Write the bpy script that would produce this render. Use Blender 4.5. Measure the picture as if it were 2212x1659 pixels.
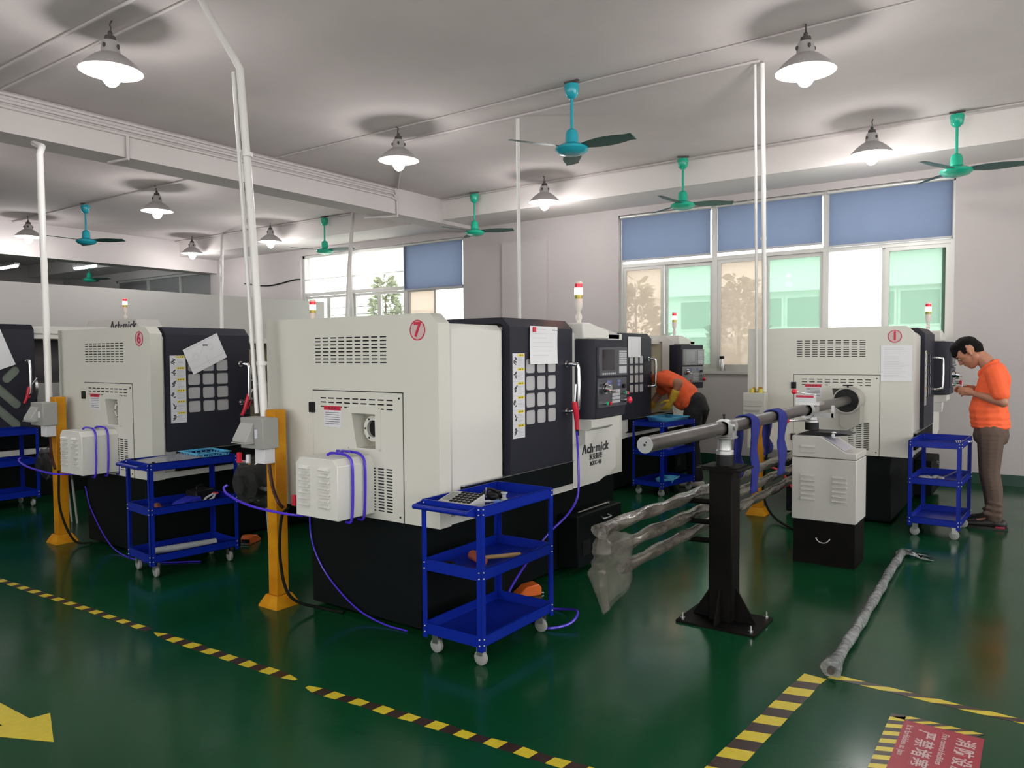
import bpy, bmesh, math, random
from mathutils import Vector, Matrix
random.seed(7)
PI = math.pi
for o in list(bpy.data.objects): bpy.data.objects.remove(o, do_unlink=True)
sc = bpy.context.scene
COL = sc.collection

# ---------------------------------------------------------------- camera
F_PX, YAW, PITCH, ROLL = 1640.0, math.radians(35.23), math.radians(-2.31), math.radians(-0.37)
cd = bpy.data.cameras.new('camera'); cam = bpy.data.objects.new('camera', cd); COL.objects.link(cam)
cd.sensor_width = 36.0; cd.lens = F_PX / 2212 * 36; cd.clip_start = 0.05; cd.clip_end = 300
_d = Vector((-math.sin(YAW)*math.cos(PITCH), math.cos(YAW)*math.cos(PITCH), math.sin(PITCH)))
_r = Vector((math.cos(YAW), math.sin(YAW), 0)); _u = _r.cross(_d)
_r2 = _r*math.cos(ROLL) + _u*math.sin(ROLL); _u2 = _u*math.cos(ROLL) - _r*math.sin(ROLL)
_m = Matrix((_r2, _u2, -_d)).transposed().to_4x4(); _m.translation = (0, 0, 1.5)
cam.matrix_world = _m
sc.camera = cam

# ---------------------------------------------------------------- world: bright overcast sky
w = bpy.data.worlds.new('overcast_sky'); sc.world = w; w.use_nodes = True
bg = w.node_tree.nodes['Background']; bg.inputs[0].default_value = (1.0, 0.985, 0.955, 1); bg.inputs[1].default_value = 3.6
sc.view_settings.view_transform = 'Standard'; sc.view_settings.look = 'None'
sc.view_settings.gamma = 1.0; sc.view_settings.use_curve_mapping = False
sc.view_settings.exposure = 0.66
LAMP_W = 13.5
sc.cycles.max_bounces = 8; sc.cycles.diffuse_bounces = 4; sc.cycles.transparent_max_bounces = 16
sc.cycles.sample_clamp_indirect = 4.0; sc.cycles.use_denoising = True
sc.cycles.caustics_reflective = False; sc.cycles.caustics_refractive = False

# ---------------------------------------------------------------- materials
MATS = {}
def mat(name, col, rough=0.5, metal=0.0, emit=None, estr=0.0, noise=0.0, nscale=20.0, bump=0.0, bscale=80.0, spec=0.5, coat=0.0, col2=None, stretch=None):
    if name in MATS: return MATS[name]
    m = bpy.data.materials.new(name); m.use_nodes = True
    nt = m.node_tree; b = nt.nodes['Principled BSDF']
    b.inputs['Base Color'].default_value = (*col, 1); b.inputs['Roughness'].default_value = rough
    b.inputs['Metallic'].default_value = metal; b.inputs['Specular IOR Level'].default_value = spec
    if coat: b.inputs['Coat Weight'].default_value = coat; b.inputs['Coat Roughness'].default_value = 0.08
    if emit: b.inputs['Emission Color'].default_value = (*emit, 1); b.inputs['Emission Strength'].default_value = estr
    if noise or bump:
        tc = nt.nodes.new('ShaderNodeTexCoord')
        src = tc.outputs['Object']
        if stretch:
            mp = nt.nodes.new('ShaderNodeMapping'); mp.inputs['Scale'].default_value = stretch
            nt.links.new(src, mp.inputs[0]); src = mp.outputs[0]
    if noise:
        n = nt.nodes.new('ShaderNodeTexNoise'); n.inputs['Scale'].default_value = nscale; n.inputs['Detail'].default_value = 6
        nt.links.new(src, n.inputs['Vector'])
        r = nt.nodes.new('ShaderNodeValToRGB')
        c2 = col2 if col2 else tuple(c*(1-noise) for c in col)
        r.color_ramp.elements[0].position = 0.35; r.color_ramp.elements[1].position = 0.7
        r.color_ramp.elements[0].color = (*c2, 1); r.color_ramp.elements[1].color = (*col, 1)
        nt.links.new(n.outputs['Fac'], r.inputs['Fac']); nt.links.new(r.outputs['Color'], b.inputs['Base Color'])
    if bump:
        n2 = nt.nodes.new('ShaderNodeTexNoise'); n2.inputs['Scale'].default_value = bscale; n2.inputs['Detail'].default_value = 4
        nt.links.new(src, n2.inputs['Vector'])
        bp = nt.nodes.new('ShaderNodeBump'); bp.inputs['Strength'].default_value = bump; bp.inputs['Distance'].default_value = 0.01
        nt.links.new(n2.outputs['Fac'], bp.inputs['Height']); nt.links.new(bp.outputs['Normal'], b.inputs['Normal'])
    MATS[name] = m
    return m
def glass(name, tint, alpha, rough=0.02, diff=None, milky=0.0):
    """thin sheet: mostly passes light (tinted), a little gloss, optional milky part"""
    if name in MATS: return MATS[name]
    m = bpy.data.materials.new(name); m.use_nodes = True; nt = m.node_tree; nt.nodes.clear()
    out = nt.nodes.new('ShaderNodeOutputMaterial'); t = nt.nodes.new('ShaderNodeBsdfTransparent'); t.inputs[0].default_value = (*tint, 1)
    g = nt.nodes.new('ShaderNodeBsdfPrincipled'); g.inputs['Base Color'].default_value = (*(diff or tint), 1); g.inputs['Roughness'].default_value = rough
    mx = nt.nodes.new('ShaderNodeMixShader'); mx.inputs[0].default_value = alpha
    nt.links.new(t.outputs[0], mx.inputs[1]); nt.links.new(g.outputs[0], mx.inputs[2]); last = mx
    if milky:
        tr = nt.nodes.new('ShaderNodeBsdfTranslucent'); tr.inputs[0].default_value = (*(diff or tint), 1)
        m2 = nt.nodes.new('ShaderNodeMixShader'); m2.inputs[0].default_value = milky
        nt.links.new(mx.outputs[0], m2.inputs[1]); nt.links.new(tr.outputs[0], m2.inputs[2]); last = m2
    nt.links.new(last.outputs[0], out.inputs[0])
    MATS[name] = m; return m

plaster = mat('wall_plaster', (0.49, 0.455, 0.455), 0.85, noise=0.06, nscale=1.3, bump=0.05, bscale=60)
ceil_m = mat('ceiling_paint', (0.67, 0.61, 0.615), 0.9, noise=0.12, nscale=0.9, bump=0.05, bscale=40)
beam_m = mat('beam_paint', (0.60, 0.56, 0.56), 0.85, noise=0.05, nscale=1.1)
white_pl = mat('partition_white', (0.46, 0.45, 0.44), 0.6)
painted_conduit = mat('painted_conduit', (0.56, 0.52, 0.52), 0.6)
soffit_m = mat('beam_paint_lightened', (0.72, 0.68, 0.67), 0.85)  # beam paint lightened to stand in for light the soffit lacks
pvc = mat('white_conduit', (0.70, 0.69, 0.68), 0.28)
alu = mat('window_aluminium', (0.55, 0.55, 0.53), 0.35, 0.3)
lathe_w = mat('lathe_white_enamel', (0.60, 0.595, 0.54), 0.42, bump=0.02, bscale=400)
lathe_w2 = mat('lathe_pale_enamel', (0.64, 0.635, 0.60), 0.42, bump=0.02, bscale=400)
slate = mat('lathe_slate_enamel', (0.021, 0.0225, 0.033), 0.5, bump=0.03, bscale=500, spec=0.2)
basem = mat('lathe_base_black', (0.004, 0.006, 0.0065), 0.6, bump=0.03, bscale=300, spec=0.10)
blackm = mat('black_plastic', (0.006, 0.006, 0.007), 0.5, spec=0.25)
blacksteel = mat('black_painted_steel', (0.0035, 0.0035, 0.0035), 0.6, noise=0.3, nscale=12, col2=(0.006, 0.005, 0.0045), spec=0.08)
chrome = mat('chrome', (0.75, 0.75, 0.76), 0.12, 1.0)
steel = mat('bright_steel', (0.55, 0.55, 0.56), 0.3, 1.0)
castalu = mat('cast_aluminium', (0.50, 0.50, 0.50), 0.38, 0.85, noise=0.15, nscale=40)
blue = mat('cart_blue_enamel', (0.003, 0.017, 0.27), 0.3, spec=0.3)
caster_m = mat('caster_white', (0.27, 0.28, 0.275), 0.5)
yellowpost = mat('post_yellow_paint', (0.56, 0.26, 0.006), 0.5, noise=0.25, nscale=9, col2=(0.44, 0.165, 0.004), spec=0.25)
greybox = mat('grey_switch_box', (0.30, 0.30, 0.285), 0.5)
redm = mat('red_plastic', (0.62, 0.02, 0.05), 0.35)
orange_m = mat('orange_plastic', (0.72, 0.14, 0.02), 0.45)
greenp = mat('green_button', (0.02, 0.35, 0.18), 0.4)
fangreen = mat('fan_green_enamel', (0.015, 0.40, 0.26), 0.25)
fanblue = mat('fan_turquoise_enamel', (0.02, 0.36, 0.46), 0.22)
fanblade = mat('fan_blade_dark', (0.03, 0.10, 0.09), 0.5)
shade_m = mat('lamp_shade_enamel', (0.42, 0.40, 0.40), 0.4)
shade_in = mat('lamp_shade_inner_white', (0.9, 0.9, 0.9), 0.4)
lampcap = mat('lamp_socket_grey', (0.07, 0.06, 0.06), 0.6)
paper = mat('paper', (0.74, 0.74, 0.77), 0.8)
ink = mat('grey_ink', (0.42, 0.42, 0.46), 0.8)
darkink = mat('dark_ink', (0.04, 0.04, 0.05), 0.7)
yel = mat('label_yellow', (0.75, 0.62, 0.03), 0.5)
stickerw = mat('label_white', (0.66, 0.66, 0.70), 0.5)
redink = mat('label_red', (0.50, 0.012, 0.045), 0.5)
pinkdisc = mat('badge_pink', (0.55, 0.42, 0.42), 0.5)
hose_b = mat('blue_hose', (0.06, 0.025, 0.55), 0.22)
hose_r = mat('red_hose', (0.65, 0.03, 0.05), 0.3)
cable = mat('black_cable', (0.004, 0.006, 0.005), 0.6, spec=0.12)
brownc = mat('brown_cable', (0.03, 0.005, 0.004), 0.4, spec=0.25)
tape_y = mat('tape_yellow', (0.60, 0.48, 0.025), 0.35, noise=0.12, nscale=30)
tape_k = mat('tape_black', (0.035, 0.016, 0.010), 0.35, noise=0.4, nscale=25)
sign_red = mat('sign_red', (0.31, 0.013, 0.032), 0.4, noise=0.1, nscale=8)
sign_txt = mat('sign_pale_print', (0.50, 0.38, 0.37), 0.5)
mesh_g = mat('pane_frosted', (0.46, 0.46, 0.47), 0.35)
interior = mat('lathe_interior_beige', (0.62, 0.57, 0.43), 0.5)
interior_d = mat('lathe_interior_grey', (0.10, 0.09, 0.10), 0.5)
screen_m = mat('lcd_dark', (0.012, 0.008, 0.012), 0.08)
keys_m = mat('keypad_grey', (0.45, 0.46, 0.48), 0.4)
keysb = mat('keypad_blue', (0.16, 0.20, 0.42), 0.4)
bezel = mat('bezel_slate', (0.055, 0.057, 0.07), 0.4)
pipe_m = mat('grey_steel_pipe', (0.13, 0.12, 0.115), 0.34, 0.55, noise=0.35, nscale=9, col2=(0.075, 0.065, 0.06), stretch=(1, 0.3, 1))
pipe_end = mat('pipe_end_cap', (0.30, 0.31, 0.31), 0.4, 0.3)
wrap = mat('plastic_wrap_grey', (0.125, 0.112, 0.092), 0.2, noise=0.75, nscale=9, col2=(0.04, 0.035, 0.028), bump=0.9, bscale=16, spec=0.9, stretch=(1.6, 0.5, 1.6))
wrap2 = mat('plastic_wrap_silver', (0.26, 0.28, 0.28), 0.2, noise=0.5, nscale=25, bump=0.9, bscale=40, spec=0.9)
bag_m = glass('clear_bag', (0.9, 0.9, 0.89), 0.30, 0.15, diff=(0.20, 0.19, 0.165))
bagd = glass('smoke_bag', (0.7, 0.7, 0.7), 0.5, 0.12, diff=(0.05, 0.05, 0.05))
cloth_b = mat('blue_cloth', (0.006, 0.012, 0.17), 0.85, bump=0.3, bscale=300)
skin = mat('skin', (0.42, 0.19, 0.115), 0.5, noise=0.12, nscale=30)
hair = mat('black_hair', (0.004, 0.0035, 0.0035), 0.6, bump=0.6, bscale=160, stretch=(1, 1, 6), spec=0.15)
shirt_o = mat('orange_shirt', (0.88, 0.125, 0.035), 0.8, bump=0.15, bscale=400)
trouser_b = mat('brown_trousers', (0.095, 0.062, 0.047), 0.85, bump=0.2, bscale=300)
trouser_k = mat('black_trousers', (0.006, 0.006, 0.008), 0.8, bump=0.2, bscale=300)
glove_m = mat('yellow_glove', (0.62, 0.36, 0.03), 0.5)
shoe_k = mat('black_shoe', (0.010, 0.008, 0.008), 0.5)
shoe_w = mat('pale_shoe', (0.5, 0.47, 0.42), 0.6)
blind_m = mat('blue_blind', (0.11, 0.145, 0.25), 0.9, noise=0.08, nscale=4)
def _translucent(m, col, f):
    nt = m.node_tree; out = next(n for n in nt.nodes if n.type == 'OUTPUT_MATERIAL'); b = nt.nodes['Principled BSDF']
    t = nt.nodes.new('ShaderNodeBsdfTranslucent'); t.inputs[0].default_value = (*col, 1); mx = nt.nodes.new('ShaderNodeMixShader'); mx.inputs[0].default_value = f
    nt.links.new(b.outputs[0], mx.inputs[1]); nt.links.new(t.outputs[0], mx.inputs[2]); nt.links.new(mx.outputs[0], out.inputs[0])
_translucent(blind_m, (0.17, 0.21, 0.31), 0.36)
sky_tray = mat('pale_blue_plastic', (0.10, 0.42, 0.66), 0.4)
bin_b = mat('blue_bin', (0.01, 0.03, 0.45), 0.4)
wood = mat('hammer_wood', (0.42, 0.27, 0.12), 0.5, noise=0.2, nscale=6)
hammer_h = mat('hammer_head', (0.30, 0.065, 0.03), 0.4)
facade_m = mat('facade_white', (0.86, 0.88, 0.87), 0.8)
facade_w = mat('facade_glass', (0.28, 0.33, 0.31), 0.3)
leaf = mat('leaf_hazed', (0.33, 0.36, 0.25), 0.7, noise=0.3, nscale=3)  # leaf green paled, the washed-out haze is in the colour
bark = mat('bark', (0.12, 0.09, 0.06), 0.9)
yard = mat('yard_bounce', (0.80, 0.79, 0.77), 0.9)  # yard colour raised so the ground bounces daylight up to the ceiling
pane_green = glass('pane_green', (0.50, 0.60, 0.545), 0.05, diff=(0.46, 0.60, 0.52), milky=0.22)
pane_screen = glass('pane_screen', (0.60, 0.555, 0.51), 0.05, 0.5, diff=(0.52, 0.475, 0.43), milky=0.34)
pane_clear = glass('pane_clear', (0.93, 0.97, 0.95), 0.04)
pane_dark = mat('far_window_dark', (0.20, 0.20, 0.20), 0.5)

def floor_mat():
    m = bpy.data.materials.new('green_epoxy'); m.use_nodes = True; nt = m.node_tree; b = nt.nodes['Principled BSDF']
    tc = nt.nodes.new('ShaderNodeTexCoord')
    n = nt.nodes.new('ShaderNodeTexNoise'); n.inputs['Scale'].default_value = 0.9; n.inputs['Detail'].default_value = 3; n.inputs['Roughness'].default_value = 0.5
    r = nt.nodes.new('ShaderNodeValToRGB')
    r.color_ramp.elements[0].position = 0.3; r.color_ramp.elements[0].color = (0.0030, 0.041, 0.014, 1)
    r.color_ramp.elements[1].position = 0.75; r.color_ramp.elements[1].color = (0.0045, 0.058, 0.022, 1)
    n2 = nt.nodes.new('ShaderNodeTexNoise'); n2.inputs['Scale'].default_value = 2.0; n2.inputs['Detail'].default_value = 2
    rr = nt.nodes.new('ShaderNodeMapRange'); rr.inputs[1].default_value = 0.3; rr.inputs[2].default_value = 0.7
    rr.inputs[3].default_value = 0.13; rr.inputs[4].default_value = 0.22
    n3 = nt.nodes.new('ShaderNodeTexNoise'); n3.inputs['Scale'].default_value = 5.0; n3.inputs['Detail'].default_value = 3
    bp = nt.nodes.new('ShaderNodeBump'); bp.inputs['Strength'].default_value = 0.02; bp.inputs['Distance'].default_value = 0.02
    for q in (n, n2, n3): nt.links.new(tc.outputs['Object'], q.inputs['Vector'])
    nt.links.new(n.outputs['Fac'], r.inputs['Fac']); nt.links.new(r.outputs[0], b.inputs['Base Color'])
    nt.links.new(n2.outputs['Fac'], rr.inputs[0]); nt.links.new(rr.outputs[0], b.inputs['Roughness'])
    nt.links.new(n3.outputs['Fac'], bp.inputs['Height']); nt.links.new(bp.outputs['Normal'], b.inputs['Normal'])
    b.inputs['Specular IOR Level'].default_value = 0.20
    return m
floor_m = floor_mat()

# ---------------------------------------------------------------- mesh helpers
def BM(): return bmesh.new()
def bx(bm, x0, x1, y0, y1, z0, z1, mi=0):
    vs = [bm.verts.new((x, y, z)) for z in (z0, z1) for y in (y0, y1) for x in (x0, x1)]
    for f in ((0,2,3,1),(4,5,7,6),(0,1,5,4),(2,6,7,3),(0,4,6,2),(1,3,7,5)):
        bm.faces.new([vs[i] for i in f]).material_index = mi
    return bm
def prism(bm, pts, axis, a0, a1, mi=0):
    """pts: 2D polygon; axis 'x': pts=(y,z), 'y': pts=(x,z), 'z': pts=(x,y)"""
    def P(p, a):
        return {'x': (a, p[0], p[1]), 'y': (p[0], a, p[1]), 'z': (p[0], p[1], a)}[axis]
    A = [bm.verts.new(P(p, a0)) for p in pts]; B = [bm.verts.new(P(p, a1)) for p in pts]
    n = len(pts); fs = [bm.faces.new(A), bm.faces.new(B)]
    for i in range(n): fs.append(bm.faces.new((A[i], A[(i+1) % n], B[(i+1) % n], B[i])))
    for f in fs: f.material_index = mi
    bmesh.ops.recalc_face_normals(bm, faces=fs)
    return bm
def frame_of(d):
    d = Vector(d).normalized(); a = Vector((0, 0, 1)) if abs(d.z) < 0.9 else Vector((1, 0, 0))
    e1 = d.cross(a).normalized(); return e1, d.cross(e1).normalized()
def cyl(bm, p0, p1, r0, r1=None, n=16, caps=True, mi=0):
    r1 = r0 if r1 is None else r1
    p0, p1 = Vector(p0), Vector(p1); e1, e2 = frame_of(p1-p0)
    A = []; B = []
    for i in range(n):
        t = 2*PI*i/n; o = e1*math.cos(t)+e2*math.sin(t)
        A.append(bm.verts.new(p0+o*r0)); B.append(bm.verts.new(p1+o*r1))
    fs = [bm.faces.new((A[i], A[(i+1) % n], B[(i+1) % n], B[i])) for i in range(n)]
    for f in fs: f.smooth = True
    if caps: fs += [bm.faces.new(A), bm.faces.new(B)]
    for f in fs: f.material_index = mi
    bmesh.ops.recalc_face_normals(bm, faces=fs)
    return bm
def lathe_prof(bm, prof, c=(0, 0, 0), n=24, mi=0, axis='z', sx=1, sy=1):
    """prof: (r, h) list, revolved round the axis"""
    rings = []
    for r, h in prof:
        ring = []
        for i in range(n):
            t = 2*PI*i/n; a, b = r*math.cos(t)*sx, r*math.sin(t)*sy
            p = (a, b, h) if axis == 'z' else ((a, h, b) if axis == 'y' else (h, a, b))
            ring.append(bm.verts.new((c[0]+p[0], c[1]+p[1], c[2]+p[2])))
        rings.append(ring)
    fs = []
    for k in range(len(rings)-1):
        for i in range(n):
            f = bm.faces.new((rings[k][i], rings[k][(i+1) % n], rings[k+1][(i+1) % n], rings[k+1][i])); f.smooth = True; fs.append(f)
    for k in (0, -1):
        if prof[k][0] > 1e-4: fs.append(bm.faces.new(rings[k]))
    for f in fs: f.material_index = mi
    bmesh.ops.recalc_face_normals(bm, faces=fs)
    return bm
def ball(bm, c, r, sc3=(1, 1, 1), seg=14, mi=0):
    m = Matrix.Translation(c) @ Matrix.Diagonal((r*sc3[0], r*sc3[1], r*sc3[2], 1))
    ret = bmesh.ops.create_uvsphere(bm, u_segments=seg, v_segments=max(6, seg//2+2), radius=1, matrix=m)
    for v in ret['verts']:
        for f in v.link_faces: f.smooth = True; f.material_index = mi
    return bm
def smooth_path(pts, k=6):
    pts = [Vector(p) for p in pts]
    if len(pts) < 3: return pts
    out = []
    P = [pts[0]*2-pts[1]] + pts + [pts[-1]*2-pts[-2]]
    for i in range(1, len(P)-2):
        a, b, c, d = P[i-1:i+3]
        for j in range(k):
            t = j/k
            out.append(0.5*((2*b)+(c-a)*t+(2*a-5*b+4*c-d)*t*t+(3*b-a-3*c+d)*t**3))
    out.append(pts[-1]); return out
def tube(bm, pts, r, n=8, sm=6, mi=0, jitter=0.0):
    P = smooth_path(pts, sm) if sm else [Vector(p) for p in pts]
    rings = []; prev = None
    for i, p in enumerate(P):
        d = (P[min(i+1, len(P)-1)]-P[max(i-1, 0)])
        if d.length < 1e-9: d = Vector((0, 0, 1))
        d.normalize()
        if prev is None: e1, e2 = frame_of(d)
        else:
            e1 = prev-d*prev.dot(d)
            if e1.length < 1e-6: e1, _ = frame_of(d)
            e1.normalize()
        e2 = d.cross(e1); prev = e1
        rr = r[i*len(r)//len(P)] if isinstance(r, (list, tuple)) else r
        rings.append([bm.verts.new(p+(e1*math.cos(2*PI*j/n)+e2*math.sin(2*PI*j/n))*rr*(1+random.uniform(-jitter, jitter))) for j in range(n)])
    fs = []
    for k in range(len(rings)-1):
        for j in range(n):
            f = bm.faces.new((rings[k][j], rings[k][(j+1) % n], rings[k+1][(j+1) % n], rings[k+1][j])); f.smooth = True; fs.append(f)
    fs.append(bm.faces.new(rings[0])); fs.append(bm.faces.new(rings[-1]))
    for f in fs: f.material_index = mi
    bmesh.ops.recalc_face_normals(bm, faces=fs)
    return bm
def rrect(u0, u1, v0, v1, r, k=4):
    out = []
    for cu, cv, a0 in ((u1-r, v1-r, 0), (u0+r, v1-r, 90), (u0+r, v0+r, 180), (u1-r, v0+r, 270)):
        for i in range(k+1):
            t = math.radians(a0+90*i/k); out.append((cu+r*math.cos(t), cv+r*math.sin(t)))
    return out
def plate(bm, outer, holes, fn, t):
    """flat plate with holes: 2D outlines -> fn(u, v, depth); depth 0 .. t"""
    tmp = BM(); edges = []
    for loop in [outer]+holes:
        vs = [tmp.verts.new((p[0], p[1], 0)) for p in loop]
        for i in range(len(vs)): edges.append(tmp.edges.new((vs[i], vs[(i+1) % len(vs)])))
    bmesh.ops.triangle_fill(tmp, use_beauty=True, use_dissolve=False, edges=edges)
    ret = bmesh.ops.extrude_face_region(tmp, geom=list(tmp.faces))
    for v in [g for g in ret['geom'] if isinstance(g, bmesh.types.BMVert)]: v.co.z = t
    for v in tmp.verts: v.co = Vector(fn(v.co.x, v.co.y, v.co.z))
    bmesh.ops.recalc_face_normals(tmp, faces=tmp.faces)
    me = bpy.data.meshes.new('tmp'); tmp.to_mesh(me); tmp.free(); bm.from_mesh(me); bpy.data.meshes.remove(me)
    return bm
def quad(bm, o, r, u, a0, a1, b0, b1, mi=0):
    o, r, u = Vector(o), Vector(r), Vector(u)
    vs = [bm.verts.new(o+r*a+u*b) for a, b in ((a0, b0), (a1, b0), (a1, b1), (a0, b1))]
    f = bm.faces.new(vs); f.material_index = mi; return f
def mesh_of(bm, mats, name='mesh'):
    me = bpy.data.meshes.new(name); bm.to_mesh(me); bm.free()
    for m in (mats if isinstance(mats, (list, tuple)) else [mats]): me.materials.append(m)
    me.set_sharp_from_angle(angle=math.radians(42))
    return me
def link(name, me, parent=None, loc=None, rot=None):
    o = bpy.data.objects.new(name, me); COL.objects.link(o)
    if parent: o.parent = parent
    if loc is not None: o.location = loc
    if rot is not None: o.rotation_euler = rot
    return o
def obj(name, bm, mats, parent=None, org=(0, 0, 0), bevel=0.0, seg=1, loc=None, rot=None):
    if org != (0, 0, 0): bmesh.ops.translate(bm, verts=bm.verts, vec=-Vector(org))
    o = link(name, mesh_of(bm, mats, name), parent, loc, rot)
    if bevel:
        md = o.modifiers.new('bevel', 'BEVEL'); md.width = bevel; md.segments = seg; md.limit_method = 'ANGLE'; md.angle_limit = math.radians(40)
    return o
def tag(o, label, cat, group=None):
    o['label'] = label; o['category'] = cat
    if group: o['group'] = group
    return o
def thing(name, label, cat, loc=(0, 0, 0), rz=0.0, group=None):
    o = link(name, None, None, loc, (0, 0, rz)); o.empty_display_size = 0.1
    return tag(o, label, cat, group)
def struct(name, bm, m, parent=None, **k):
    o = obj(name, bm, m, parent, **k)
    if not parent: o['kind'] = 'structure'
    return o
def stuff(o): o['kind'] = 'stuff'; return o
def dup(root, loc, rz=None, label=None, group=None):
    c = root.copy(); COL.objects.link(c); c.location = loc
    if rz is not None: c.rotation_euler = (0, 0, rz)
    if label: c['label'] = label
    if group: c['group'] = group
    for ch in list(root.children):
        k = ch.copy(); COL.objects.link(k); k.parent = c
        for g in list(ch.children):
            q = g.copy(); COL.objects.link(q); q.parent = k
    return c

# ---------------------------------------------------------------- lettering, made into meshes while the scene is empty
TXT = {}
def make_text(key, body, size, extrude=0.001, bold=0.0, align='CENTER', shear=0.0, space=1.0):
    cu = bpy.data.curves.new('lettering', 'FONT'); cu.body = body; cu.size = size; cu.extrude = extrude; cu.offset = bold
    cu.align_x = align; cu.align_y = 'CENTER'; cu.shear = shear; cu.space_character = space; cu.resolution_u = 3
    o = bpy.data.objects.new('lettering', cu); COL.objects.link(o)
    dg = bpy.context.evaluated_depsgraph_get()
    TXT[key] = bpy.data.meshes.new_from_object(o.evaluated_get(dg))
    bpy.data.objects.remove(o, do_unlink=True)
for k, a in {'7': ('7', 0.105), '6': ('6', 0.105), '1': ('1', 0.105)}.items(): make_text(k, a[0], a[1], 0.0006, 0.003)
make_text('ach', '\u039bch\u00b7mick', 0.088, 0.002, 0.0016, shear=0.12, space=1.12)
make_text('achbig', '\u039bch\u00b7mick', 0.15, 0.002, 0.003, shear=0.12, space=1.1)
make_text('cn', '\u7c73\u514b\u7cbe\u5bc6', 0.046, 0.001, 0.0002)
make_text('mxc', 'MXC-46', 0.043, 0.001, 0.0008, space=1.12)
make_text('s1', '\u6d88\u9632\u8bbe\u65bd', 0.070, 0.0003, 0.0009, space=1.28)
make_text('s2', 'Fire control facilities', 0.032, 0.0003, 0.0003)
make_text('s3', '\u4e25\u7981\u5835\u585e', 0.070, 0.0003, 0.0009, space=1.28)
make_text('s4', 'It is forbidden to jam', 0.032, 0.0003, 0.0003)
make_text('caution', '\u8b66 \u544a', 0.016, 0.0002, 0.0003)
def put_text(key, name, m, parent, o, r, u):
    me = TXT[key].copy(); me.materials.clear(); me.materials.append(m)
    r, u = Vector(r), Vector(u); n = r.cross(u); M = Matrix((r, u, n)).transposed().to_4x4(); M.translation = o
    me.transform(M)
    return link(name, me, parent)
# ================================================================ the room
CZ = 3.90
bm = bx(BM(), -22.3, 4.2, -4.3, 10.0, -0.1, 0.0); struct('floor', bm, floor_m)
bm = bx(BM(), -22.3, 4.2, -4.3, 10.24, CZ, CZ+0.15); struct('ceiling', bm, ceil_m)
# window wall with two openings and the dim far window
W1 = (-5.15, -0.89, 1.235, 3.49); W2 = (-12.2, -8.05, 1.235, 3.46); W3 = (-19.4, -15.25, 2.2, 3.39)
bm = BM()
xs = [-22.3, W3[0], W3[1], W2[0], W2[1], W1[0], W1[1], 4.2]
for i in (0, 2, 4, 6): bx(bm, xs[i], xs[i+1], 10.0, 10.24, 0, CZ)
for W in (W1, W2, W3):
    bx(bm, W[0], W[1], 10.0, 10.24, 0, W[2]); bx(bm, W[0], W[1], 10.0, 10.24, W[3], CZ)
struct('wall_back', bm, plaster)
def holed(name, a0, a1, holes, fn):
    bm = BM(); z0, z1 = 0.9, 3.4; e = [a0]
    for h in holes: e += list(h)
    e.append(a1)
    for i in range(0, len(e), 2): fn(bm, e[i], e[i+1], 0, CZ)
    for h in holes: fn(bm, h[0], h[1], 0, z0); fn(bm, h[0], h[1], z1, CZ)
    struct(name, bm, plaster)
RH = [(-3.0, 1.0), (2.0, 5.2), (6.0, 9.2)]; FH = [(-6.0, -2.5), (-1.0, 3.0)]  # unseen openings, added so daylight comes in from the right and front
holed('wall_right', -4.3, 10.0, RH, lambda b, y0, y1, z0, z1: bx(b, 4.0, 4.2, y0, y1, z0, z1))
struct('wall_left', bx(BM(), -22.3, -22.1, -4.3, 10.0, 0, CZ), plaster)
holed('wall_front', -22.3, 4.2, FH, lambda b, x0, x1, z0, z1: bx(b, x0, x1, -4.3, -4.1, z0, z1))
struct('wall_partition', bx(BM(), -11.32, -11.2, -4.1, 9.72, 0, 2.49), white_pl)
struct('baseboard_back', bx(BM(), -22.1, 4.0, 9.985, 10.0, 0, 0.12), mat('baseboard_dark_green', (0.008, 0.045, 0.028), 0.4))
# beams
struct('trim_1', bx(BM(), -8.15, -7.75, -4.1, 10.0, 3.53, CZ), beam_m)
struct('trim_2', bx(BM(), -15.4, -15.0, -4.1, 10.0, 3.30, CZ), beam_m)
struct('trim_3', bx(BM(), -22.1, 4.0, 9.12, 10.0, 3.585, CZ), soffit_m)
struct('trim_4', bx(BM(), -7.2, -6.35, 9.93, 10.0, 0.0, 3.25), plaster)   # shallow pilaster between the windows

# ---------------------------------------------------------------- windows
def win_frame(name, W, mull, transoms, y=10.10, fw=0.05):
    t = link(name, None, None, ((W[0]+W[1])/2, y, W[2])); t['kind'] = 'structure'
    o = (((W[0]+W[1])/2), y, W[2])
    bm = BM()
    bx(bm, W[0], W[0]+fw, y-0.04, y+0.04, W[2], W[3]); bx(bm, W[1]-fw, W[1], y-0.04, y+0.04, W[2], W[3])
    bx(bm, W[0], W[1], y-0.04, y+0.04, W[2], W[2]+fw); bx(bm, W[0], W[1], y-0.04, y+0.04, W[3]-fw, W[3])
    obj('window_frame', bm, alu, t, o)
    obj('window_sill', bx(BM(), W[0], W[1], 9.97, y, W[2]-0.03, W[2]+0.008), mat('sill_stone', (0.5, 0.49, 0.48), 0.5), t, o)
    for x, wd in mull: obj('mullion', bx(BM(), x-wd/2, x+wd/2, y-0.045, y+0.045, W[2], W[3]), alu, t, o)
    for a, b, z, th in transoms: obj('transom', bx(BM(), a, b, y-0.04, y+0.04, z-th/2, z+th/2), alu, t, o)
    return t, o
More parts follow.
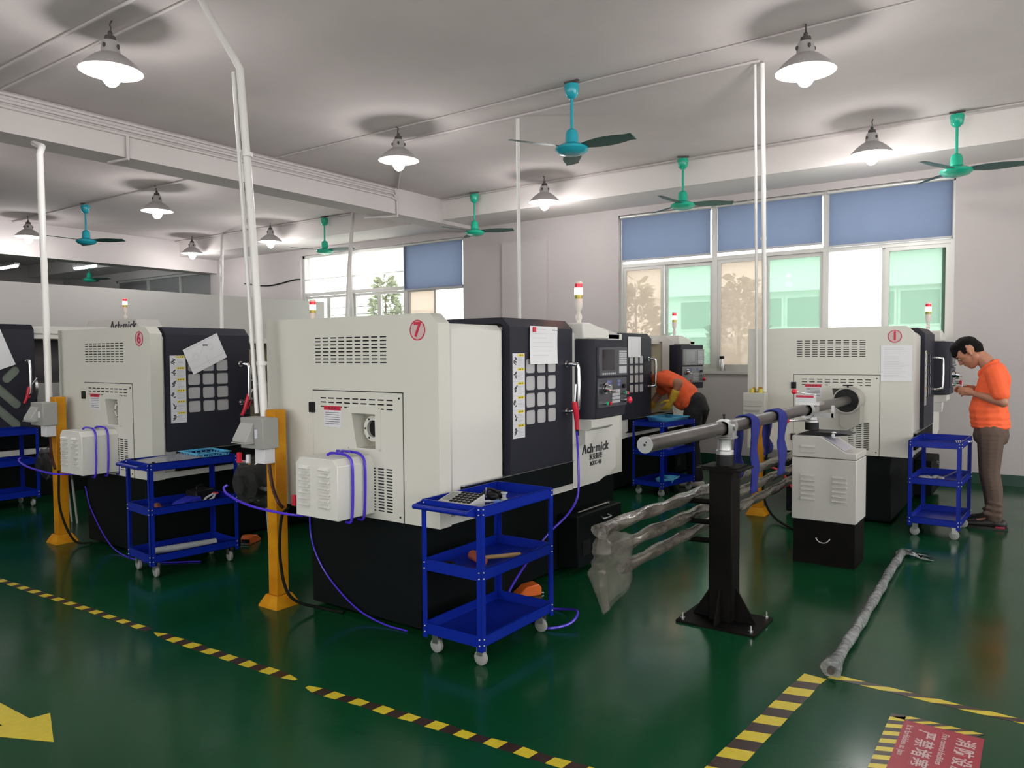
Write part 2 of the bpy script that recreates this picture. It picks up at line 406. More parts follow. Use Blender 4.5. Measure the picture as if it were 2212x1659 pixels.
def sash(t, o, x0, x1, z0, z1, y, pm, fw=0.045):
    bm = BM()
    bx(bm, x0, x0+fw, y-0.015, y+0.015, z0, z1); bx(bm, x1-fw, x1, y-0.015, y+0.015, z0, z1)
    bx(bm, x0+fw, x1-fw, y-0.015, y+0.015, z0, z0+fw); bx(bm, x0+fw, x1-fw, y-0.015, y+0.015, z1-fw, z1)
    s = obj('sash', bm, alu, t, o)
    if pm: obj('pane', bx(BM(), x0+fw, x1-fw, y-0.003, y+0.003, z0+fw, z1-fw), pm, s, o)
def pane(t, o, x0, x1, z0, z1, y, pm):
    bm = BM(); quad(bm, (0, y, 0), (1, 0, 0), (0, 0, 1), x0, x1, z0, z1); obj('pane', bm, pm, t, o)
w1, o1 = win_frame('window_1', W1, [(-3.72, 0.07), (-2.29, 0.07)], [(-5.1, -3.755, 2.76, 0.05), (-3.685, -2.325, 2.77, 0.05), (-2.255, -0.94, 2.76, 0.05)])
zt = 2.735; zb = 1.285
sash(w1, o1, -5.10, -4.47, zb, zt, 10.085, pane_screen); sash(w1, o1, -4.47, -3.755, zb, zt, 10.12, pane_green)
sash(w1, o1, -3.685, -3.03, zb, zt+.01, 10.085, pane_screen); sash(w1, o1, -3.05, -2.325, zb, zt+.01, 10.12, pane_green)
sash(w1, o1, -1.62, -0.94, zb, zt, 10.085, pane_green); sash(w1, o1, -1.66, -0.98, zb, zt, 10.12, None)
for a, b in ((-5.1, -3.755), (-3.685, -2.325), (-2.255, -0.94)): pane(w1, o1, a, b, 2.785, 3.44, 10.1, pane_clear)
w2, o2 = win_frame('window_2', W2, [(-10.83, 0.09), (-9.42, 0.09)], [(-12.15, -10.875, 2.69, 0.06), (-10.785, -9.465, 2.69, 0.06), (-9.375, -8.1, 2.64, 0.06), (-12.15, -10.875, 2.99, 0.015), (-10.785, -9.465, 2.99, 0.015)])
for a, b, pm in ((-12.15, -11.5, pane_clear), (-11.5, -10.875, pane_clear), (-10.785, -10.12, pane_clear), (-10.12, -9.465, pane_clear), (-9.375, -8.72, pane_screen)):
    sash(w2, o2, a, b, 1.285, 2.65, 10.085 if pm is pane_screen else 10.11, pm)
for a, b in ((-12.15, -10.875), (-10.785, -9.465), (-9.375, -8.1)): pane(w2, o2, a, b, 2.72, 3.41, 10.1, pane_clear)
for i, (z, a, b) in enumerate(((2.42, -11.9, -10.6), (2.28, -11.9, -9.9), (2.12, -11.9, -9.9), (1.9, -11.9, -9.9), (1.7, -11.9, -9.9))):
    obj('grille_bar', bx(BM(), a, b, 10.42, 10.432, z, z+0.014), pane_dark, w2, o2)
for x in (-11.9, -11.3, -10.6, -9.9): obj('grille_bar', bx(BM(), x, x+0.012, 10.42, 10.432, 1.5, 2.43), pane_dark, w2, o2)
w3, o3 = win_frame('window_3', W3, [(-17.95, 0.06), (-16.55, 0.06)], [])
for a, b in ((-19.35, -17.98), (-17.92, -16.58), (-16.52, -15.3)): pane(w3, o3, a, b, 2.25, 3.34, 10.1, pane_dark)

# roller blinds
def blind(x0, x1, z0, z1, label, y=10.035):
    t = thing('roller_blind', label, 'blind', ((x0+x1)/2, y, z1), 0, 'blue roller blinds on the windows'); o = tuple(t.location)
    bm = BM(); N = 10
    vs = [[bm.verts.new((x0+(x1-x0)*i/N, y+0.004*math.sin(i*1.9), z)) for z in (z0, z1)] for i in range(N+1)]
    for i in range(N): bm.faces.new((vs[i][0], vs[i+1][0], vs[i+1][1], vs[i][1])).smooth = True
    obj('fabric', bm, blind_m, t, o)
    obj('bottom_rail', bx(BM(), x0, x1, y-0.012, y+0.012, z0-0.02, z0+0.005), mat('rail_grey', (0.42, 0.42, 0.45), 0.4), t, o)
    obj('head_tube', cyl(BM(), (x0-0.02, y, z1), (x1+0.02, y, z1), 0.025, n=10), alu, t, o)
blind(-5.11, -3.775, 2.84, 3.465, 'blue roller blind at the left of the large three-bay window')
blind(-3.675, -2.335, 2.855, 3.465, 'blue roller blind in the middle of the large three-bay window')
blind(-2.25, -0.925, 2.805, 3.465, 'blue roller blind at the right end of the large three-bay window')
blind(-9.43, -8.09, 2.645, 3.44, 'blue roller blind alone on the smaller window beyond the beam')

# ---------------------------------------------------------------- outdoors
bm = bx(BM(), -90, 60, -60, 60, -0.9, -0.8); o = struct('ground_outside', bm, yard)
fb = thing('factory_building', 'white factory building with banded windows outside across the yard', 'building', (-14, 22, -0.8)); of = tuple(fb.location)
obj('wall', bx(BM(), -60, 30, 22, 30, -0.8, 14), facade_m, fb, of)
for z in (3.3, 4.25, 7.6, 11.0): obj('ledge', bx(BM(), -60, 30, 21.7, 22, z-0.12, z+0.12), facade_m, fb, of)
me_w = None
for z0, z1 in ((0.3, 2.0), (2.15, 3.05), (4.75, 6.6), (8.2, 10.2)):
    for g in range(10):
        for k in range(4):
            x = -52+g*7.0+(0.8 if z0 > 2 else 0)+k*1.05
            if z0 < 4 and not (-16 < x < 4): continue
            if z0 > 4 and not (-44 < x < -3): continue
            f = obj('window', bx(BM(), x, x+0.98, 21.93, 22.0, z0, z1), facade_m, fb, of)
            obj('pane', bx(BM(), x+0.05, x+0.93, 21.9, 21.94, z0+0.05, z1-0.05), facade_w, f, of)
for x in (-4.25, -3.2):
    f = obj('window', bx(BM(), x, x+1.0, 21.93, 22.0, 2.15, 3.1), facade_m, fb, of)
    obj('pane', bx(BM(), x+0.05, x+0.95, 21.9, 21.94, 2.2, 3.05), facade_w, f, of)
def tree(x, y, h, r, label, n=1100):
    t = thing('conifer_tree', label, 'tree', (x, y, -0.8), 0, 'trees in the yard outside')
    obj('trunk', cyl(BM(), (0, 0, 0), (0, 0, h*0.9), 0.09, 0.02, 8), bark, t)
    bm = BM()
    for i in range(n):
        f = random.random()**0.75; z = h*(0.18+0.82*f); rr = r*(1-f)**0.8+0.08
        a = random.uniform(0, 2*PI); q = rr*math.sqrt(random.uniform(0.25, 1)); c = Vector((q*math.cos(a), q*math.sin(a), z+0.12*math.sin(5*a)))
        d = Vector((math.cos(a), math.sin(a), random.uniform(-0.3, 0.7))).normalized(); s = Vector((random.uniform(-1, 1), random.uniform(-1, 1), random.uniform(-1, 1)))
        e = d.cross(s).normalized(); L = random.uniform(0.12, 0.3)
        bm.faces.new([bm.verts.new(c), bm.verts.new(c+d*L*0.6+e*L*0.25), bm.verts.new(c+d*L), bm.verts.new(c+d*L*0.6-e*L*0.25)])
    stuff(obj('crown', bm, leaf, t))
tree(-7.3, 15, 3.75, 0.95, 'bushy conifer seen through the left pane of the large window')
tree(-5.05, 15, 3.7, 0.9, 'bushy conifer seen through the middle bay of the large window')
tree(-14.8, 15, 4.3, 0.75, 'slim conifer seen through the smaller window beyond the beam')
tree(-6.3, 17.6, 2.3, 0.8, 'low shrub outside behind the green window pane')

# ---------------------------------------------------------------- pendant lamps
def make_lamp():
    t = thing('pendant_lamp', 'x', 'lamp', (0, 0, 0), 0, 'enamel pendant lamps hung in rows')
    obj('hook', tube(BM(), [(0.03, 0, 0), (0.0, 0, -0.02), (0.01, 0, -0.05), (0, 0, -0.075)], 0.006, 6), lampcap, t)
    obj('socket', lathe_prof(BM(), [(0.012, -0.07), (0.018, -0.085), (0.014, -0.095), (0.036, -0.105), (0.04, -0.14)], n=16), lampcap, t)
    bm = lathe_prof(BM(), [(0.05, -0.14), (0.058, -0.155), (0.066, -0.225), (0.075, -0.235)], n=20)
    for k in range(4):
        a = k*PI/2+0.4; c = Vector((math.cos(a)*0.064, math.sin(a)*0.064, -0.185)); ball(bm, c, 0.012, (1, 1, 1.5), 8, 1)
    obj('neck', bm, [shade_m, lampcap], t)
    s = obj('shade', lathe_prof(BM(), [(0.075, -0.232), (0.10, -0.245), (0.15, -0.285), (0.19, -0.325), (0.212, -0.352), (0.214, -0.356)][::1], n=36), shade_m, t)
    s.data.polygons.foreach_set('use_smooth', [True]*len(s.data.polygons))
    obj('shade_lining', lathe_prof(BM(), [(0.07, -0.24), (0.098, -0.252), (0.146, -0.291), (0.186, -0.330), (0.211, -0.357)], n=36), shade_in, t)
    b = obj('bulb', ball(BM(), (0, 0, -0.375), 0.066, (1, 1, 1.35), 20), mat('bulb_glow', (1, 1, 1), 0.4, emit=(1.0, 0.97, 0.95), estr=55.0), t)
    ld = bpy.data.lights.new('bulb_light', 'POINT'); ld.energy = LAMP_W; ld.color = (1.0, 0.965, 0.94); ld.shadow_soft_size = 0.10
    l = bpy.data.objects.new('bulb_light', ld); COL.objects.link(l); l.parent = t; l.location = (0, 0, -0.63)
    return t
lamp0 = make_lamp(); lamp0.location = (-5.55, 2.88, CZ); lamp0['label'] = 'glaring pendant lamp nearest the camera, above the left front of the hall'
for x, y, lb in ((-1.49, 5.86, 'glaring pendant lamp with a white enamel rim, high at the upper right'),
                 (-5.65, 5.95, 'pendant lamp just right of the long ceiling beam'),
                 (-1.54, 8.70, 'pendant lamp above the large window beside the rightmost ceiling fan'),
                 (-5.62, 8.75, 'pendant lamp against the wall, between the two windows'),
                 (-10.35, 5.97, 'pendant lamp beyond the beam, right of the turquoise far fan'),
                 (-14.3, 5.93, 'pendant lamp at the far left edge behind the white conduit pole'),
                 (-14.1, 8.85, 'small distant pendant lamp over the top of the white partition'),
                 (-11.55, 8.8, 'pendant lamp beyond the beam, left of the small window'),
                 (-10.35, 2.9, 'pendant lamp in the left aisle past the frame edge'),
                 (-5.6, -0.3, 'unseen pendant lamp added for light behind the camera, left one'),  # lamps out of view from here on, added for their light
                 (-1.5, -0.3, 'unseen pendant lamp added for light behind the camera, right one'),
                 (1.9, 4.4, 'unseen pendant lamp added for light past the right edge')):
    dup(lamp0, (x, y, CZ), random.uniform(0, 6), lb)

# ---------------------------------------------------------------- ceiling fans
def make_fan(body):
    t = thing('ceiling_fan', 'x', 'fan', (0, 0, 0), 0, 'three-blade ceiling fans')
    bm = bx(BM(), -0.07, 0.07, -0.015, 0.015, -0.015, 0); cyl(bm, (0, 0, -0.015), (0, 0, -0.05), 0.012, n=8); obj('ceiling_hook', bm, lampcap, t)
    obj('canopy', lathe_prof(BM(), [(0.062, -0.035), (0.066, -0.06), (0.056, -0.13), (0.03, -0.155), (0.014, -0.16)], n=20), body, t)
    obj('down_rod', cyl(BM(), (0, 0, -0.15), (0, 0, -0.47), 0.014, n=12), body, t)
    obj('motor_cap', lathe_prof(BM(), [(0.02, -0.42), (0.045, -0.435), (0.055, -0.46), (0.06, -0.545), (0.05, -0.55)], n=20), body, t)
    obj('motor', lathe_prof(BM(), [(0.05, -0.548), (0.10, -0.560), (0.145, -0.585), (0.148, -0.605), (0.12, -0.632), (0.06, -0.648), (0.001, -0.65)], n=32), body, t)
    for k in range(3):
        bm = BM(); rows = []
        for i in range(9):
            s = i/8; x = 0.12+s*0.48; wd = 0.05+0.032*math.sin(PI*min(1, s*1.15))+0.012*s; tw = -0.20
            rows.append([bm.verts.new((x, wd*q, -0.585+math.sin(tw)*wd*q+dz)) for q, dz in ((-1, 0.003), (0, 0.010), (1, 0.003), (0, -0.002))])
        for i in range(8):
            for j in range(4):
                bm.faces.new((rows[i][j], rows[i][(j+1) % 4], rows[i+1][(j+1) % 4], rows[i+1][j])).smooth = True
        bm.faces.new(rows[0]); bm.faces.new(rows[-1]); bmesh.ops.recalc_face_normals(bm, faces=bm.faces)
        obj('blade', bm, [fanblade], t, rot=(0, 0, k*2*PI/3))
    return t
fa = make_fan(fangreen); fa.location = (-0.79, 8.9, CZ); fa['label'] = 'green ceiling fan at the right, over the window corner'; fa.rotation_euler = (0, 0, 0.15)
for x, y, rz, lb in ((-3.7, 8.9, 0.5, 'green ceiling fan over the left bay of the large window'), (-7.02, 9.0, 0.35, 'green ceiling fan at the wall end of the beam'),
                     (-10.33, 9.0, 0.2, 'green ceiling fan in front of the smaller window')): dup(fa, (x, y, CZ), rz, lb)
fc = make_fan(fanblue); fc.location = (-3.48, 5.87, CZ); fc['label'] = 'turquoise ceiling fan over the middle of the hall'; fc.rotation_euler = (0, 0, 0.0)
dup(fc, (-12.4, 5.97, CZ), 0.6, 'turquoise ceiling fan far beyond the beam at the left')
dup(fa, (-18.6, 9.0, CZ), 0.3, 'pale ceiling fan in the dim bay past the partition')
# fluorescent tubes in the far bay
for x, y, lb, L in ((-18.3, 7.1, 'long fluorescent tube at the left in the dim far bay', 1.2), (-16.9, 8.1, 'short fluorescent tube hanging in the dim far bay', 0.9)):
    t = thing('fluorescent_light', lb, 'lamp', (x, y, 3.42), 0, 'fluorescent lights in the far bay')
    obj('housing', bx(BM(), -L/2, L/2, -0.05, 0.05, 0.0, 0.05), pvc, t)
    obj('tube', cyl(BM(), (-L/2, 0, -0.02), (L/2, 0, -0.02), 0.025, n=10), mat('tube_glow', (1, 1, 1), 0.5, emit=(0.95, 1, 1), estr=45), t)
    for q in (-0.4, 0.4): obj('hanger', cyl(BM(), (q, 0, 0.05), (q, 0, CZ-3.42), 0.006, n=6), lampcap, t)

# ---------------------------------------------------------------- conduits on ceiling and poles
def conduit(pts, r, label, sm=0, clips=(), name='conduit_pipe', group=None):
    t = thing(name, label, 'conduit', pts[0], 0, group); o = tuple(pts[0])
    obj('pipe', tube(BM(), pts, r, 10, sm), pvc if name == 'conduit_pole' else painted_conduit, t, o)
    for c in clips: obj('clip', cyl(BM(), (c[0], c[1], c[2]-0.012), (c[0], c[1], c[2]+0.012), r*1.35, n=10), pvc, t, o)
    return t
conduit([(-7.7, 5.97, CZ-0.010), (3.5, 5.9, CZ-0.010)], 0.009, 'thin white ceiling conduit linking the middle row of lamps')
conduit([(-5.95, 6.37, CZ-0.014), (-1.98, 6.35, CZ-0.014)], 0.012, 'white ceiling conduit running behind the turquoise fan')
conduit([(-5.95, 6.37, CZ-0.016), (-7.70, 8.08, CZ-0.016)], 0.012, 'white ceiling conduit running diagonally from the fan line to the beam')
conduit([(-7.7, 9.06, CZ-0.02), (3.5, 8.85, CZ-0.012)], 0.010, 'thin white ceiling conduit linking the lamps above the windows')
conduit([(-22, 5.97, CZ-0.018), (-8.2, 5.97, CZ-0.018)], 0.014, 'thin ceiling conduit of the lamp row beyond the beam')
conduit([(-22, 9.03, CZ-0.018), (-8.2, 9.03, CZ-0.018)], 0.014, 'thin ceiling conduit near the small window beyond the beam')
conduit([(-7.7, 2.78, CZ-0.02), (3.5, 2.78, CZ-0.012)], 0.011, 'white ceiling conduit crossing above the nearest lamp')
conduit([(-7.7, 3.0, CZ-0.02), (3.5, 3.0, CZ-0.012)], 0.010, 'second white ceiling conduit crossing beside the nearest lamp')
for i, (z, lb) in enumerate(((3.87, 'uppermost of the three conduits along the beam side'), (3.805, 'middle one of the three conduits along the beam side'), (3.755, 'lowest of the three conduits along the beam side'))):
    conduit([(-7.73, -4, z), (-7.73, 8.05-0.03*i, z), (-7.73, 8.1, 3.72)], 0.017, lb)
conduit([(-7.73, 8.1, 3.74), (-7.73, 8.1, 3.50), (-8.25, 7.95, 3.50)], 0.02, 'bent white conduit dropping down the beam side and under it')
conduit([(-7.73, 4.16, 3.75), (-7.73, 4.16, 3.515), (-8.0, 4.1, 3.505)], 0.018, 'short conduit drop on the beam near the left edge')
conduit([(-3.83, 2.85, 1.12), (-3.905, 2.85, 2.2), (-4.0, 2.85, 3.22), (-4.12, 2.87, 3.36), (-4.62, 2.98, CZ-0.02)], 0.023, 'thick white cable pole leaning over the yellow post by lathe seven', clips=((-3.847, 2.85, 1.45), (-3.945, 2.85, 2.7)), name='conduit_pole')
conduit([(-3.875, 2.83, 1.15), (-3.955, 2.83, 2.2), (-4.035, 2.83, 3.2)], 0.012, 'slimmer white pipe strapped beside the leaning cable pole', name='conduit_pole')
conduit([(-6.60, 2.85, 1.12), (-6.63, 2.85, 3.12), (-6.70, 2.9, 3.2), (-7.74, 3.28, 3.48)], 0.026, 'white cable pole rising over the yellow post at the left', name='conduit_pole')
conduit([(-2.10, 6.95, 1.14), (-2.08, 6.85, 2.2), (-1.97, 6.40, CZ-0.02)], 0.020, 'white cable pole in front of the large window, the thicker', name='conduit_pole', clips=((-2.08, 6.82, 2.5),))
conduit([(-2.17, 6.95, 1.14), (-2.15, 6.85, 2.2), (-2.03, 6.40, CZ-0.02)], 0.012, 'slim white pipe beside the pole in front of the large window', name='conduit_pole')
conduit([(-4.87, 7.05, 1.3), (-4.80, 6.95, 2.6), (-4.43, 6.4, CZ-0.02)], 0.02, 'white cable pole between the two windows, behind lathe seven', name='conduit_pole')
conduit([(-7.72, 7.05, 1.3), (-7.9, 7.3, 2.6), (-9.5, 8.9, CZ-0.02)], 0.028, 'white cable pole crossing the smaller window', name='conduit_pole')
conduit([(-10.5, 7.05, 1.3), (-10.7, 7.2, 2.4), (-13.3, 9.0, CZ-0.02)], 0.028, 'white cable pole in front of the partition', name='conduit_pole')
tag(obj('wall_cable', tube(BM(), [(-14.0, 9.98, 3.02), (-13.2, 9.98, 2.93), (-12.4, 9.98, 3.0), (-12.2, 9.98, 3.0)], 0.012, 6), cable), 'black cable sagging along the wall left of the smaller window', 'cable')

# ---------------------------------------------------------------- hazard tape, arrow and floor sign
def tape(p0, p1, w, n, label, skew=0.02, wear=0.004, ends=(0.0, 0.0)):
    p0, p1 = Vector((*p0, 0)), Vector((*p1, 0)); d = (p1-p0); L = d.length; d.normalize(); q = Vector((-d.y, d.x, 0))
    bm = BM(); rows = []
    for i in range(n+1):
        s = L*i/n; wl = w/2*(1-(ends[0] if i == 0 else 0)-(ends[1] if i == n else 0))
        j = random.uniform(-wear, wear); k = random.uniform(-wear, wear)
        rows.append([(p0+d*(s-skew*(0 < i < n))+q*(-wl+j)), (p0+d*(s+skew*(0 < i < n))+q*(wl+k))])
    for i in range(n):
        a, b = rows[i], rows[i+1]; zt = 0.0012
        lo = [bm.verts.new((v.x, v.y, 0.0003)) for v in (a[0], b[0], b[1], a[1])]; hi = [bm.verts.new((v.x, v.y, zt)) for v in (a[0], b[0], b[1], a[1])]
        fs = [bm.faces.new(hi), bm.faces.new(lo)]+[bm.faces.new((lo[k], lo[(k+1) % 4], hi[(k+1) % 4], hi[k])) for k in range(4)]
        for f in fs: f.material_index = i % 2
    bmesh.ops.recalc_face_normals(bm, faces=bm.faces)
    c = (p0+p1)/2
    return tag(obj('hazard_tape', bm, [tape_y, tape_k], None, (c.x, c.y, 0), loc=(c.x, c.y, 0)), label, 'tape', 'yellow and black floor tape')
tape((-6.6, 2.10), (-3.99, 2.195), 0.048, 36, 'striped floor tape running in from the left edge', 0.003)
tape((-3.93, 2.19), (-2.81, 2.235), 0.055, 15, 'short worn strip of striped floor tape in the middle', 0.003, 0.006, (0.8, 0.6))
tape((-2.71, 2.215), (-1.2, 2.34), 0.055, 22, 'striped floor tape leaving at the bottom edge of the picture', 0.006, 0.005, (0.5, 0))
tape((-0.855, 3.62), (-0.97, 2.2), 0.10, 17, 'wide striped floor tape running toward the camera from the corner', -0.018, 0.003)
tape((-0.80, 3.665), (0.35, 3.63), 0.05, 12, 'striped floor tape running right from the corner', 0.055, 0.004)
bm = BM(); prism(bm, [(-3.135, 1.332), (-3.404, 1.436), (-3.423, 1.365), (-4.0, 1.345), (-4.0, 1.265), (-3.45, 1.275), (-3.44, 1.19)], 'z', 0.0003, 0.0012)
tag(obj('floor_arrow', bm, tape_y, None, (-3.4, 1.31, 0), loc=(-3.4, 1.31, 0)), 'yellow arrow painted on the floor at the lower left corner', 'floor marking')
sg = thing('floor_sign', 'red fire safety floor sign with pale writing and striped border', 'sign', (-0.34, 3.1, 0)); os_ = tuple(sg.location)
X0, X1, Y0, Y1 = -0.505, -0.175, 2.72, 3.435
obj('panel', bx(BM(), X0+0.055, X1, Y0+0.02, Y1-0.045, 0.0004, 0.0014), sign_red, sg, os_)
def stripe_edge(x0, x1, y0, y1, along, n, sk):
    bm = BM()
    for i in range(n):
        a, b = i/n, (i+1)/n
        if along == 'y': P = [(x0, y0+(y1-y0)*a-sk), (x1, y0+(y1-y0)*a+sk), (x1, y0+(y1-y0)*b+sk), (x0, y0+(y1-y0)*b-sk)]
        else: P = [(x0+(x1-x0)*a-sk, y0), (x0+(x1-x0)*b-sk, y0), (x0+(x1-x0)*b+sk, y1), (x0+(x1-x0)*a+sk, y1)]
        vs = [bm.verts.new((max(X0, min(X1, p[0])), max(Y0, min(Y1, p[1])), 0.0012)) for p in P]
        bm.faces.new(vs).material_index = i % 2
    return bm
obj('stripe_border', stripe_edge(X0, X0+0.055, Y0, Y1, 'y', 20, 0.012), [tape_y, tape_k], sg, os_)
obj('stripe_border', stripe_edge(X0+0.04, X1, Y1-0.045, Y1, 'x', 8, 0.03), [tape_y, tape_k], sg, os_)
for k, x, y in (('s1', -0.235, 3.19), ('s2', -0.30, 3.215), ('s3', -0.365, 3.18), ('s4', -0.425, 3.215)):
    o = put_text(k, 'lettering', sign_txt, sg, (x-os_[0], y-os_[1], 0.0018), (0, -1, 0), (1, 0, 0))
# ================================================================ CNC lathes (modelled in the place of lathe seven, then set at each place)
OR = (-3.2, 4.1, 0.0)
def L(name, bm, m, parent, **k): return obj(name, bm, m, parent, OR, **k)
SHARE = {}
def shared(key, fn, m):
    if key not in SHARE: SHARE[key] = mesh_of(fn(), m, key)
    return SHARE[key]
def louver_bm(w=0.074, h=0.017, d=0.022):
    bm = BM()
    sec = [(0, 0), (0, h), (-d*0.55, h*0.85), (-d, h*0.25), (-d*0.9, 0)]
    A = [bm.verts.new((-w/2, y, z)) for y, z in sec]; B = [bm.verts.new((w/2, y, z)) for y, z in sec]
    n = len(sec)
    for i in range(n): bm.faces.new((A[i], A[(i+1) % n], B[(i+1) % n], B[i])).material_index = 1 if i == n-1 else 0  # underside coloured black, a shadow line for the slot below the lip
    bm.faces.new(A); bm.faces.new(B); bmesh.ops.recalc_face_normals(bm, faces=bm.faces)
    return bm
def vents(x0, x1, z0, z1, cols, rows, y=2.968, wide=0.7, gaps=()):
    bm = BM()
    for i in range(cols):
        for j in range(rows):
            cx = x0+(x1-x0)*(i+0.5)/cols; cz = z0+(z1-z0)*(j+0.5)/rows; hw = (x1-x0)/cols*wide/2
            bx(bm, cx-hw, cx+hw, y-0.0012, y+0.002, cz-0.0035, cz+0.0035)
    return bm
def warning_label(door, x, y0, y1, z0, z1):
    """six-panel safety label on a surface facing +X"""
    bm = BM(); o = (x+0.0012, 0, 0); R, U = (0, 1, 0), (0, 0, 1)
    bx(bm, x, x+0.001, y0, y1, z0, z1, 0)
    n = 6; h = (z1-z0)/n; w = y1-y0; rnd = random.Random(3)
    for i in range(n):
        b = z1-(i+1)*h
        quad(bm, o, R, U, y0, y1, b-0.0006, b+0.0006, 3)
        quad(bm, o, R, U, y0+w*0.40, y1-w*0.05, b+h*0.78, b+h*0.96, 1)
        for k in range(3): quad(bm, (x+0.0016, 0, 0), R, U, y0+w*(0.5+0.14*k), y0+w*(0.555+0.14*k), b+h*0.82, b+h*0.92, 2)
        for k in range(6): quad(bm, o, R, U, y0+w*0.42, y0+w*(0.42+rnd.uniform(0.25, 0.52)), b+h*(0.66-k*0.105), b+h*(0.69-k*0.105), 3)
        cy = y0+w*0.2; cz = b+h*0.48
        for k in range(4):
            a = rnd.uniform(-0.9, 0.9); ww = rnd.uniform(0.05, 0.12)*w; oy = rnd.uniform(-0.08, 0.08)*w; oz = (k-1.5)*h*0.12
            vs = [bm.verts.new((x+0.0015, cy+oy+p*ww, cz+oz+q*h*0.09+a*p*h*0.1)) for p, q in ((-1, -0.5), (1, -0.7), (1, 0.6), (-1, 0.5))]
            bm.faces.new(vs).material_index = 2
    return L('warning_label', bm, [stickerw, yel, darkink, ink], door)
def door_plate_bm(holes):
    bm = BM()
    plate(bm, [(3.585, 0.79), (4.29, 0.79), (4.29, 1.655), (3.585, 1.655)], holes, lambda u, v, d: (-2.545-d, u, v), 0.03)
    prism(bm, [(-2.545, 1.655), (-2.60, 1.71), (-3.03, 1.71), (-3.03, 1.675), (-2.62, 1.675), (-2.575, 1.655)], 'y', 3.585, 4.29)
    bx(bm, -2.60, -2.575, 3.585, 3.605, 0.79, 1.66); bx(bm, -2.60, -2.575, 4.27, 4.29, 0.79, 1.66)
    return bm
GY0, GY1, GZ0, GZ1 = 3.745, 4.105, 1.062, 1.475
def grid_holes():
    cw = (GY1-GY0)/3; ch = (GZ1-GZ0)/4
    return [rrect(GY0+i*cw+0.009, GY0+(i+1)*cw-0.009, GZ0+j*ch+0.009, GZ0+(j+1)*ch-0.009, 0.014, 3) for i in range(3) for j in range(4)]
def make_handle(door):
    bm = BM()
    tube(bm, [(-2.545, 4.20, 1.43), (-2.51, 4.20, 1.43), (-2.478, 4.215, 1.425), (-2.462, 4.225, 1.40), (-2.462, 4.225, 1.16), (-2.475, 4.22, 1.135), (-2.51, 4.205, 1.125), (-2.545, 4.20, 1.125)], 0.013, 10, 4)
    for z in (1.43, 1.125): cyl(bm, (-2.545, 4.20, z), (-2.532, 4.20, z), 0.022, n=14)
    return L('handle', bm, chrome, door)
def tower_light(root, x, y, z, s=1.0):
    t = link('tower_light', None, root, (x-OR[0], y-OR[1], z))
    def ring(r0, r1, za, zb): return lathe_prof(BM(), [(r0*s, za*s), (r1*s, zb*s)], n=20)
    obj('mount', lathe_prof(BM(), [(0.016*s, 0), (0.018*s, 0.03*s), (0.012*s, 0.035*s), (0.012*s, 0.085*s)], n=12), lathe_w2, t)
    obj('knuckle', cyl(BM(), (-0.014*s, 0, 0.045*s), (0.014*s, 0, 0.045*s), 0.024*s, n=16), lathe_w2, t)
    obj('holder', lathe_prof(BM(), [(0.012*s, 0.08*s), (0.022*s, 0.10*s), (0.027*s, 0.115*s), (0.028*s, 0.165*s), (0.029*s, 0.168*s)], n=20), lathe_w2, t)
    gl = mat('tower_green', (0.20, 0.28, 0.02), 0.25); rd = mat('tower_red', (0.60, 0.01, 0.05), 0.25)
    am = mat('tower_amber_lit', (1, 0.75, 0.4), 0.3, emit=(1.0, 0.62, 0.38), estr=6.0)
    obj('lens', ring(0.026, 0.026, 0.168, 0.197), gl, t); obj('lens', ring(0.028, 0.028, 0.197, 0.243), am, t)
    obj('lens', ring(0.026, 0.026, 0.243, 0.272), rd, t)
    obj('cap', lathe_prof(BM(), [(0.028*s, 0.272*s), (0.028*s, 0.280*s), (0.020*s, 0.290*s), (0.001, 0.292*s)], n=20), lathe_w2, t)
    ld = bpy.data.lights.new('amber_glow', 'POINT'); ld.energy = 0.25; ld.color = (1, 0.22, 0.10); ld.shadow_soft_size = 0.03
    l = bpy.data.objects.new('amber_glow', ld); COL.objects.link(l); l.parent = t; l.location = (0.045, -0.03, 0.22)
    return t
